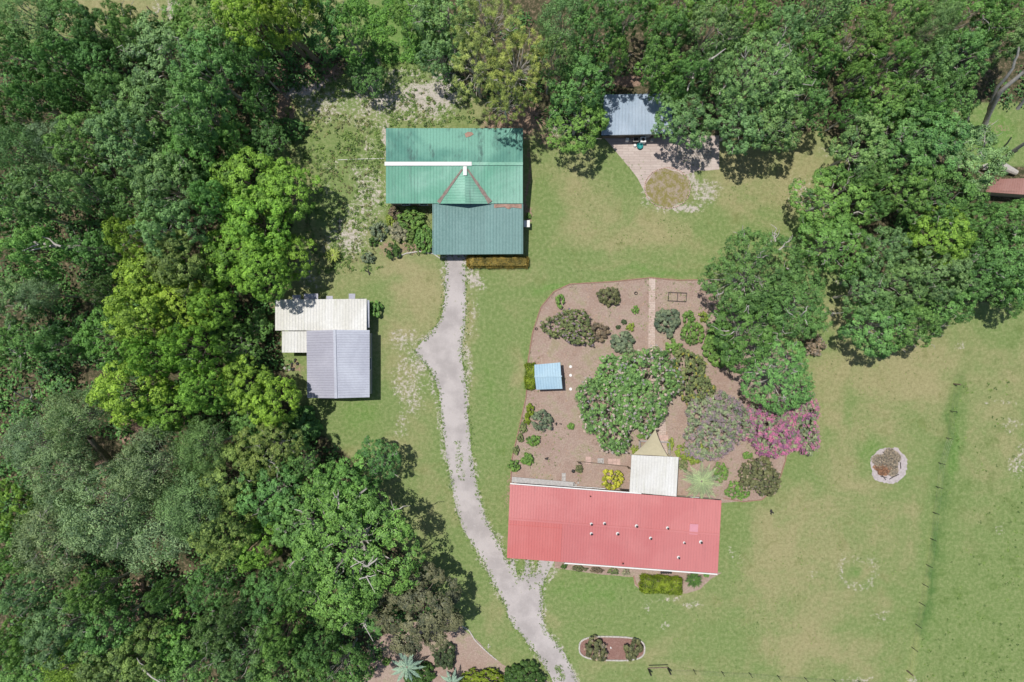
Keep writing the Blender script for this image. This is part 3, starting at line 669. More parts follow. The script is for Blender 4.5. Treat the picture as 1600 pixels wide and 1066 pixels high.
# ------------------------------------------------------------------ small garden things
def disc(px, py, r, h_, mat, name, label, cat, group=None):
    p = at(px, py); o = MB().lathe((p.x, p.y, 0), [(r, 0), (r, h_*.8), (r*.9, h_)], 18).build(name, mat); rebase(o, p); return tag(o, label, cat, group)
disc(891.5,573,.17,.05,M['white'],'stepping_stone','white round stone east of the tiny blue shed, northernmost of three','stepping stone','white round stones beside the tiny blue shed')
disc(891.5,586.5,.17,.05,M['white'],'stepping_stone','white round stone east of the tiny blue shed, middle of three','stepping stone','white round stones beside the tiny blue shed')
disc(891.5,608,.18,.05,M['white'],'stepping_stone','white round stone east of the tiny blue shed, southernmost of three','stepping stone','white round stones beside the tiny blue shed')
def slab(x0, y0, x1, y1, mat, label, h_=.06, name='paving_slab', rz=0, cat='paving slab'):
    a, c_ = at(x0, y0), at(x1, y1); m_ = (a+c_)/2; mb = MB(); nx_ = max(1, round(abs(c_.x-a.x)/.45)); w_ = abs(c_.x-a.x)/nx_; d_ = abs(c_.y-a.y); ny_ = max(1, round(d_/.45))
    for i in range(nx_):
        for j in range(ny_): mb.box((min(a.x, c_.x)+w_*(i+.5), min(a.y, c_.y)+d_/ny_*(j+.5), h_/2+.004), (w_*.94, d_/ny_*.94, h_))
    o = mb.build(name, mat); rebase(o, m_); return tag(o, label, cat)
slab(915,713.5,923.5,725,M['pinkstone'],'pink slab on the mulch below the timber trellis, westernmost of three')
slab(933.5,716,943.5,725,M['stone'],'square grey slab with a planted pot, middle of the row by the trellis')
slab(950,716.5,969.5,727.5,M['pinkstone'],'wide pale block of pavers at the east end of the trellis row')
slab(877.5,739,884,752,M['stone'],'narrow grey slab leading to the walkway behind the red house')
slab(1030,680,1044,688,M['pinkstone'],'brown brick step on the path beside the shade sail')
o = MB().lathe(at(938.5,720.5), [(.16,.06),(.22,.30),(.19,.30),(.17,.22)], 14).build('plant_pot', M['stone']); tag(rebase(o, at(938.5,720.5)), 'round grey pot standing on the square slab beside the trellis', 'plant pot')
b = empty('trellis', at(941,726)); tag(b, 'long low timber trellis with end posts beside the row of slabs', 'trellis')
for (x, y) in ((903,721),(980,729)): p = at(x, y); MB().box((p.x, p.y, .7), (.13, .13, 1.4)).bar((p.x-.3,p.y+.2,.9),(p.x+.3,p.y-.2,.9),.06,.06).build('post', M['wood'], b)
mb = MB(); mb.bar(at(903,721,1.3), at(980,729,1.3), .09, .1); mb.bar(at(903,721,.7), at(980,729,.7), .05, .06); mb.build('rail', M['wood'], b)
b = empty('bed_frame', at(1058,463)); tag(b, 'rectangular grey pipe frame in two squares lying near the garden top edge', 'frame')
mb = MB()
for a, c_ in (((1044,457),(1072,458)),((1043,470),(1071,471.5)),((1044,457),(1043,470)),((1072,458),(1071,471.5)),((1058,457.5),(1057,471))): mb.tube([at(*a)+Vector((0,0,.3)), at(*c_)+Vector((0,0,.3))], .03, 6)
mb.build('pipe_frame', M['dark'], b)
mb = MB()
for q in ((1044,457),(1072,458),(1043,470),(1071,471.5)): p = at(*q); mb.tube([(p.x,p.y,0),(p.x,p.y,.3)], .03, 6)
mb.build('leg', M['dark'], b)
def coil(px, py, r, label, mat='dark'):
    p = at(px, py); mb = MB(); pts = []
    for i in range(30): a = i*.55; rr_ = r*(1-.012*i); pts.append((p.x+rr_*math.cos(a), p.y+rr_*math.sin(a), .04+.005*i))
    mb.tube(pts, .025, 5); o = mb.build('hose', M[mat]); rebase(o, p); return tag(o, label, 'hose')
coil(993.5,458.5,.2,'small dark coil on the mulch just west of the brick path'); coil(838,514,.16,'tiny dark coil on the mulch at the garden west edge')
def rocks(px, py, r, n, label, mat='stone', hs=.5, name='rock_pile', cat='rocks', dark=False):
    rr = np.random.default_rng(int(px+py)); p = at(px, py); bm = bmesh.new()
    for i in range(n):
        a = rr.uniform(0, 6.28); d_ = r*math.sqrt(rr.uniform(0, 1)); s_ = rr.uniform(.35, .8)*r/math.sqrt(n)*1.5
        m_ = Matrix.Translation((p.x+d_*math.cos(a), p.y+d_*math.sin(a), s_*.35)) @ Matrix.Rotation(rr.uniform(0, 6), 4, 'Z') @ Matrix.Diagonal((s_, s_*rr.uniform(.6, 1), s_*hs, 1))
        q = bmesh.ops.create_icosphere(bm, subdivisions=2, radius=1, matrix=m_)
        for v_ in q['verts']: v_.co += Vector(rr.uniform(-.12, .12, 3))*s_
    me = bpy.data.meshes.new(name); bm.to_mesh(me); bm.free(); me.materials.append(M[mat]); o = bpy.data.objects.new(name, me); C.objects.link(o); rebase(o, p); return tag(o, label, cat)
rocks(869,662,.2,3,'three little dark stones on the mulch east of the grey round shrub','dark')
rocks(876,663,.15,2,'pair of dark stones on the mulch near the crape myrtle west side','dark')
rocks(855,716,.25,5,'scatter of dark stones on the mulch above the walkway','dark')
rocks(893,737,.22,1,'single dark round stone beside the narrow grey slab','dark',.4,'stone','rock')
rocks(456,569,.7,12,'heap of dark rubble beside the lean-to and grey garage','dark',.5)
rocks(450,576,.4,4,'pale stones on bare ground below the dark rubble heap','stone')
rocks(898,757,.5,8,'cluttered grey stones beside the white railing','stone')
rocks(957,1012.5,.22,1,'single white stone in the middle of the oval bed','white',.6,'stone','rock')
rocks(1205,800,.3,5,'small dark heap on the lawn below the garden corner','dark')
rocks(597,378,.18,1,'white stone in the weedy bed west of the green barn','white',.5,'stone','rock')
rocks(675,390,.2,1,'white stone at the barn wing corner by the curved edging','white',.5,'stone','rock')
rocks(765,1010,.3,4,'pale broken stones on the edge of the bottom mulch bed','concrete')

# patio bits before the tin shed
b = empty('washing_machine', at(1003,221.5)); tag(b, 'white box appliance with dark lid before the tin shed', 'appliance')
p = at(1003,221.5); MB().box((p.x,p.y,.45),(.62,.62,.88)).build('body', M['white'], b); MB().lathe((p.x,p.y,.891),[(.2,0),(.19,.03)],16).build('lid', M['dark'], b)
b = empty('grill', at(991.5,221.5)); tag(b, 'grey barbecue grill on legs between two white boxes at the tin shed', 'grill')
p = at(991.5,221.5); MB().box((p.x,p.y,.8),(.6,.5,.2)).build('firebox', M['stone'], b); MB().box((p.x,p.y,.92),(.5,.4,.04)).build('grate', M['dark'], b)
for i in (-1,1):
    for j in (-1,1): MB().box((p.x+.25*i,p.y+.2*j,.345),(.04,.04,.69)).build('leg', M['dark'], b)
p = at(979,220.5); mb = MB(); mb.box((p.x,p.y,.35),(.34,.3,.7)); mb.box((p.x,p.y,.715),(.38,.34,.03)); o = mb.build('cabinet', M['white']); rebase(o,p); tag(o, 'small white cabinet, westernmost item in front of the tin shed', 'cabinet')
disc(1018,220.5,.2,.5,M['concrete'],'stool','round pale stool, easternmost item in front of the tin shed','stool')
disc(991.5,228,.17,.3,M['white'],'bucket','small white bucket touching the teal tub on the patio','bucket')
p = at(999,229); o = MB().lathe((p.x,p.y,0),[(.25,0),(.36,.35),(.38,.35),(.34,.34),(.27,.08)],22).build('tub', M['teal'], smooth=True); rebase(o,p); tag(o,'round teal plastic tub on the pink paved patio','tub')
# firewood ring and burn pile
t = NT('ash'); v = t.coord(); n2 = t.noise(v, 2.5, 4, .7); n3 = t.noise(v, 12, 3, .8)
M['ash'] = t.fin(t.mix(t.ramp(n3, .3, .7), t.mix(t.ramp(n2,.4,.6),(.30,.26,.25),(.43,.385,.38)), (.54,.49,.485)), .95, .1)
t = NT('brush_heap'); v = t.coord(); n2 = t.noise(v, .9, 2, .5)
M['brush'] = t.fin(t.mix(t.ramp(n2, .40, .55), (.38,.19,.11), (.40,.34,.29)), .95, .1)
b = empty('burn_pile', at(1388,727)); tag(b, 'round pink-white ash patch topped with a brown brush heap on the east lawn', 'burn pile')
o = sheet('ash_bed', oval(1388.5,727,28,29,60,2.1), .03, M['ash'], 3.5, 2, 4); del o['kind']; o.data.transform(Matrix.Translation(-b.location)); o.parent = b
rr = np.random.default_rng(5)
mb = MB()
for i in range(9):
    a = rr.uniform(0, 6.28); q = at(1388,727)+Vector((1.4*math.cos(a), 1.5*math.sin(a), .07)); th = a+1.5+rr.uniform(-.4, .4); e = Vector((math.cos(th), math.sin(th), 0))*rr.uniform(.3, .6); mb.tube([q-e, q+e], .045, 6)
mb.build('charred_log', M['dark'], b)

# round planting in the patio turnaround
b = empty('round_bed', at(1043,293)); tag(b, 'round weedy planting circle with low stone ring at the patio tip', 'round bed')
t = NT('weedy_circle'); v = t.coord(); n1 = t.noise(v, 1.3, 5, .8); n3 = t.noise(v, 9, 3, .8)
M['weedy'] = t.fin(t.mix(t.ramp(n1,.42,.6,0,.85), t.mix(n3,(.13,.13,.035),(.32,.27,.10)), t.mix(n3,(.28,.22,.17),(.46,.38,.33))), .95, .1)
o = sheet('weed_mound', oval(1043,294,34,30,40), .02, M['weedy'], 4, 3, 8); del o['kind']; o.data.transform(Matrix.Translation(-b.location)); o.parent = b
mb = MB(); rr = np.random.default_rng(9)
for i in range(70):
    a = 6.283*i/70; p = at(1043+35.5*math.cos(a), 294+31.5*math.sin(a)); p = p+Vector((rr.normal()*.02, rr.normal()*.02, 0)); mb.box((p.x, p.y, .03), (rr.uniform(.26, .36), rr.uniform(.06, .12), .05), -a+1.57+rr.normal()*.12)
mb.build('stone_ring', M['pinkstone'], b)

# fences
def wire_fence(name, posts, label, hh=1.25, wires=(.3,.6,.9,1.2), thick=()):
    b = empty(name, at(*posts[0])); tag(b, label, 'fence')
    for i, q in enumerate(posts):
        p = at(*q); r_ = .085 if i in thick else .036; MB().tube([(p.x,p.y,0),(p.x+.02,p.y,hh)], [r_,r_*.9], 7).build('post', M['wood'] if i in thick else M['dark'], b)
    mb = MB()
    for z in wires:
        for a, c_ in zip(posts, posts[1:]): mb.tube([at(*a)+Vector((0,0,z)), at(*c_)+Vector((0,0,z))], .004, 4, False)
    mb.build('wire', M['wire'], b); return b
wire_fence('wire_fence', [(1490,600),(1484,642),(1478,684),(1466,723),(1462,760),(1457,800),(1453,841),(1447,882),(1441,912),(1436,941),(1430,975),(1424,1011),(1417,1048)], 'wire pasture fence running down the east lawn to the corner post', thick=(0,12))
wire_fence('wire_fence', [(1045,1046),(1083,1046),(1127,1049),(1170,1051),(1214,1055),(1256,1058),(1301,1061),(1340,1063),(1380,1066)], 'wire fence of small posts along the bottom of the lawn')
wire_fence('wire_fence', [(576,73),(612,74),(643,72),(634,42),(628,5),(622,-30)], 'sagging wire fence in the green vines north of the barn', 1.3, (.6, 1.2))
b = empty('gate_brace', at(1028,1046)); tag(b, 'dark timber H brace of two leaning posts at the bottom fence end', 'fence brace')
for (x, y) in ((1013,1045),(1043,1043)): p = at(x, y); MB().tube([(p.x,p.y,0),(p.x+.05,p.y-.1,1.4)], [.11,.1], 8).build('post', M['dark'], b)
mb = MB(); mb.bar(at(1013,1044,1.1), at(1043,1043,1.1), .1, .1); mb.build('rail', M['wood'], b)
mb = MB(); mb.tube([at(528,250,.05), at(565,248.5,.06), at(600,248,.05)], .03, 6); o = mb.build('pipe', M['white']); rebase(o, at(528,250)); tag(o, 'thin white pipe lying in the weeds west of the green barn', 'pipe')
mb = MB(); mb.tube([at(243,24,0), at(243,24,0)+Vector((-.1,.1,1.4)), at(229,10,1.6)], .07, 7); o = mb.build('fallen_pole', M['wood']); rebase(o, at(243,24)); tag(o, 'dark leaning pole on the pale lawn at the top left', 'pole')
mb = MB(); mb.tube([at(571,423,.06), at(579,427,.1)], .07, 7); mb.tube([at(575,420,.06), at(577,430,.14)], .05, 7); o = mb.build('log', M['dark']); rebase(o, at(575,425)); tag(o, 'short dark log in the grass left of the driveway head', 'log')
mb = MB()
for i in range(5): p = at(1033+i*3.6, 894); mb.lathe((p.x,p.y,0),[(.10,0),(.14,.28),(.11,.27)],10)
o = mb.build('pot_row', M['dark']); rebase(o, at(1040,894)); tag(o, 'row of dark plant pots at the foot of the red house behind the clipped hedge', 'plant pots')
# things glimpsed among the east trees
b = empty('rusty_shed', at(1560,300)); tag(b, 'rusty red sheet roof of a shed glimpsed through the east oaks', 'shed')
M['redrust'] = metal_roof('red_rust_roof', (.34,.17,.145), (.42,.24,.21), (.20,.12,.10), .8, .7)
mb = MB(); ribbed(mb, at(1540,300,2.3), at(1625,306,2.3), at(1625,278,2.6), at(1548,280,2.6), .3); mb.build('roof', M['redrust'], b)
w = foot(2.3, (1545,297), (1620,302), (1620,282), (1550,284)); mb = MB(); walls(mb, w, 0, 2.25); mb.build('wall', M['tanwall'], b)
mb = MB(); mb.tube([at(1535,262,.5), at(1552,259,.7), at(1568,261,.7), at(1588,270,.5)], [.3,.55,.5,.3], 10); o = mb.build('tarpaulin', M['concrete']); rebase(o, at(1552,261)); tag(o, 'pale heap under a tarpaulin north of the rusty red shed roof', 'tarpaulin')

# ------------------------------------------------------------------ foliage
def nrmz(a): return a/np.maximum(np.linalg.norm(a, axis=-1, keepdims=True), 1e-6)
def leaf_mesh(name, P, N, L, W, tone, mat, T=None, rng=None):
    n = len(P); N = nrmz(N)
    if T is None: T = rng.normal(size=(n, 3))
    T = nrmz(T-(T*N).sum(1, keepdims=True)*N); B = np.cross(N, T)
    L = np.broadcast_to(L, (n,))[:, None]; W = np.broadcast_to(W, (n,))[:, None]
    v = np.stack([P-T*L*.5, P+B*W*.5-T*L*.05+N*L*.08, P+T*L*.5-N*L*.05, P-B*W*.5-T*L*.05+N*L*.08], 1).reshape(-1, 3)
    me = npmesh(name, v, np.arange(4*n).reshape(n, 4))
    a = me.attributes.new('tone', 'FLOAT', 'FACE'); a.data.foreach_set('value', np.clip(tone, 0, 1).astype(np.float32))
    me.materials.append(mat); return me
def sph(rng, n, zmin=-1.0):
    z = rng.uniform(zmin, 1, n); a = rng.uniform(0, 2*np.pi, n); r = np.sqrt(1-z*z)
    return np.stack([r*np.cos(a), r*np.sin(a), z], 1)
def lumps(rng, Rr, base, ch, nl, lr, irr=.2, skirt=.3, flat=1.0):
    ph = rng.uniform(0, 6.28, 4); am = rng.uniform(.4, 1, 4)*irr
    def edge(t_): return 1+am[0]*np.sin(t_*2+ph[0])*.6+am[1]*np.sin(t_*3+ph[1])*.6+am[2]*np.sin(t_*5+ph[2])*.5
    out = []
    for i in range(nl):
        best = None; bd = -1
        for _ in range(9):
            t_ = rng.uniform(0, 6.283); sk_ = rng.uniform() < skirt
            r_ = (.78+.12*rng.uniform()) if sk_ else math.sqrt(rng.uniform())*.84
            e = float(edge(t_)); z = base+ch*math.sqrt(max(0, 1-r_*r_))*flat*rng.uniform(.66, 1.10)
            if sk_: z = base+ch*rng.uniform(-.15, .5)
            p = np.array([Rr*r_*e*math.cos(t_), Rr*r_*e*math.sin(t_), z])
            d_ = min([np.linalg.norm(p-q[:3]) for q in out], default=9)
            if d_ > bd: bd = d_; best = p
        out.append(np.append(best, lr*rng.uniform(.7, 1.3)))
    return np.array(out)
def leafpts(rng, lu, nc, cr, nleaf, up=.5, cent=None):
    n = len(lu); c_ = lu[:, :3]; r_ = lu[:, 3]
    ax = np.array([0, 0, np.mean(c_[:, 2])-1.0])
    cd = nrmz(sph(rng, n*nc, -.55)+.45*np.repeat(nrmz(c_-ax), nc, 0))
    cc_ = np.repeat(c_, nc, 0)+cd*(np.repeat(r_, nc)*rng.uniform(.75, 1.0, n*nc))[:, None]*np.array([1, 1, .85])
    ld = nrmz(sph(rng, n*nc*nleaf, -.8)+.5*np.repeat(cd, nleaf, 0))
    crr = np.repeat(cr*rng.uniform(.7, 1.3, n*nc), nleaf)
    P = np.repeat(cc_, nleaf, 0)+ld*(crr*rng.uniform(.45, 1.05, len(crr)))[:, None]
    N = nrmz(ld*.8+np.repeat(cd, nleaf, 0)*.6+np.array([0, 0, up])+rng.normal(size=P.shape)*.28)
    lt = np.repeat(rng.uniform(0, 1, n), nc*nleaf); ct = np.repeat(rng.uniform(0, 1, n*nc), nleaf)
    tone = .26*lt+.34*ct+.40*rng.uniform(0, 1, len(P))
    return P, N, tone
def branch(rng, mb, a, b_, r0, r1, n=4, wig=.12, sides=6):
    a = np.array(a, float); b_ = np.array(b_, float); L = np.linalg.norm(b_-a); pts = []; rad = []
    for i in range(n+1):
        f = i/n; p = a+(b_-a)*f; p[2] += math.sin(f*3.14)*L*-.06
        if 0 < i < n: p = p+rng.normal(size=3)*wig*L/n
        pts.append(tuple(p)); rad.append(r0+(r1-r0)*f)
    mb.tube(pts, rad, sides, False); return pts
def skeleton(rng, lu, z0, tr, split, twigs=0, lean=(0, 0), every=2):
    mb = MB(); top = (lean[0], lean[1], split)
    branch(rng, mb, (0, 0, z0), top, tr, tr*.62, 4, .05, 8)
    ends = lu[::every]
    for q in ends:
        mid = np.array([top[0]+q[0]*.45, top[1]+q[1]*.45, split+(q[2]-split)*.55]); st = (top[0], top[1], split-rng.uniform(0, .25)*split*.5)
        pp = branch(rng, mb, st, mid, tr*.42, tr*.22, 3, .15); branch(rng, mb, pp[-1], q[:3], tr*.22, tr*.06, 3, .2, 5)
    for i in range(twigs):
        q = lu[rng.integers(len(lu))]; dr = nrmz(np.array([q[0], q[1], 2.0])+rng.normal(size=3)*.8)
        s = q[:3]+rng.normal(size=3)*.2; e = s+dr*q[3]*rng.uniform(.9, 1.35); pp = branch(rng, mb, s-dr*.5, e, .085, .025, 3, .2, 4)
        for k in range(4):
            w_ = np.array(pp[1+k % 3]); branch(rng, mb, w_, w_+nrmz(dr+rng.normal(size=3)*.9)*rng.uniform(.4, .9), .045, .016, 2, .2, 3)
    return mb
KINDS = {}
def make_kind(kind, seed):
    rng = np.random.default_rng(seed); mat = M['leaf']; bark = M['bark']
    if kind == 'lobed':
        lu = lumps(rng, 4, 7.2, 3.9, 28, 1.08, .16, .34); P, N, tn = leafpts(rng, lu, 22, .32, 28); Ls = rng.uniform(.15, .28, len(P)); Ws = Ls*.62; sk = skeleton(rng, lu, 0, .24, 5.2, 2)
    elif kind == 'oak':
        lu = lumps(rng, 4, 7.4, 3.5, 32, .95, .30, .34); P, N, tn = leafpts(rng, lu, 18, .30, 28, .4); Ls = rng.uniform(.14, .27, len(P)); Ws = Ls*.58; sk = skeleton(rng, lu, 0, .26, 4.8, 7); bark = M['palebark']
    elif kind == 'bigoak':
        lu = lumps(rng, 4, 7.2, 3.5, 95, .60, .24, .30); P, N, tn = leafpts(rng, lu, 12, .22, 21, .4); Ls = rng.uniform(.10, .19, len(P)); Ws = Ls*.58; sk = skeleton(rng, lu, 0, .24, 4.6, 12, every=4); bark = M['palebark']
    elif kind == 'feather':
        lu = lumps(rng, 4, 7.4, 2.9, 46, .95, .25, .28); P, N, tn = leafpts(rng, lu, 18, .42, 15, .3)
        P = P+rng.normal(size=P.shape)*.12; Ls = rng.uniform(.18, .36, len(P)); Ws = Ls*.28; sk = skeleton(rng, lu, 0, .26, 4.8, 5); bark = M['palebark']; mat = M['greyleaf']
    elif kind == 'pine':
        lu = lumps(rng, 4, 7.5, 3.6, 42, .5, .3, .35); mat = M['needle']; bark = M['palebark']; nc = 4
        tc = np.repeat(lu[:, :3], nc, 0)+rng.normal(size=(len(lu)*nc, 3))*.42; k = 60
        dr = nrmz(sph(rng, len(tc)*k, -.5)); ln = rng.uniform(.34, .52, len(dr))
        P = np.repeat(tc, k, 0)+dr*ln[:, None]*.5; N = nrmz(np.cross(dr, rng.normal(size=dr.shape))+np.array([0, 0, .6])); Ls = ln; Ws = .04
        tn = np.repeat(rng.uniform(0, 1, len(tc)), k)*.6+rng.uniform(0, .4, len(P))
        sk = skeleton(rng, lu, 0, .22, 6.5, 4, every=1); me = leaf_mesh('crown', P, N, Ls, Ws, tn, mat, T=dr); return me, sk, bark
    me = leaf_mesh('crown', P, N, Ls, Ws, tn, mat, rng=rng); return me, sk, bark
def tree_proto(kind, i, name):
    r_ = empty(name, (0, 0, 0)); me, sk, bark = make_kind(kind, 100*len(kind)+i*7+3)
    t_ = sk.build('trunk', bark, r_, True); c_ = bpy.data.objects.new('crown', me); C.objects.link(c_); c_.parent = r_
    return [r_, t_, c_, 0]
COL = dict(oak=(.145,.288,.086), grey=(.228,.318,.168), lime=(.260,.395,.062), camphor=(.205,.375,.062), deep=(.108,.232,.068), teal=(.140,.252,.100), vivid=(.150,.310,.076), olive=(.215,.305,.095), glossy=(.118,.225,.062),
           moss=(.185,.315,.122), pine=(.330,.400,.135), dusk=(.140,.152,.090), fresh=(.160,.305,.078))
NAMES = dict(lobed='broadleaf_tree', oak='oak_tree', bigoak='oak_tree', feather='mossy_oak_tree', pine='pine_tree')
NVAR = dict(lobed=4, oak=5, bigoak=3, feather=4, pine=3)
trng = np.random.default_rng(77); counter = {}
GROUPS = {'W': 'trees of the west wood', 'N': 'trees of the north wood', 'E': 'oaks of the east grove', 'G': None}
def tree(kind, px, py, r, Hh, col, grp, label, sx=1.0, top=None):
    k = counter.get(kind, 0); counter[kind] = k+1; vi = k % NVAR[kind]
    if (kind, vi) not in KINDS: KINDS[kind, vi] = tree_proto(kind, vi, NAMES[kind])
    pr = KINDS[kind, vi]
    if pr[3] == 0: root, tr_, cr_ = pr[:3]
    else:
        root = pr[0].copy(); C.objects.link(root)
        for key in ('label', 'category', 'group'):
            if key in root: del root[key]
        tr_ = pr[1].copy(); C.objects.link(tr_); tr_.parent = root
        cr_ = pr[2].copy(); C.objects.link(cr_); cr_.parent = root
    pr[3] += 1
    if grp in 'WN': Hh += trng.uniform(-2.2, 1.6)
    z = Hh*.72; root.location = at(px, py, z)*1.0; root.location.z = 0
    s_ = r/S*(CAMH-z)/CAMH/4*(1.0 if grp in 'WN' else 1.04)
    root.scale = (s_*sx, s_/sx, Hh/11.4); root.rotation_euler = (0, 0, trng.uniform(0, 6.28) if sx == 1.0 else 0)
    cc_ = np.array(COL[col])*trng.uniform(.88, 1.14)*np.array([trng.uniform(.93, 1.08), 1, trng.uniform(.9, 1.1)]); cr_.color = (*cc_, 1)
    tag(root, label, 'tree', GROUPS[grp]); return root
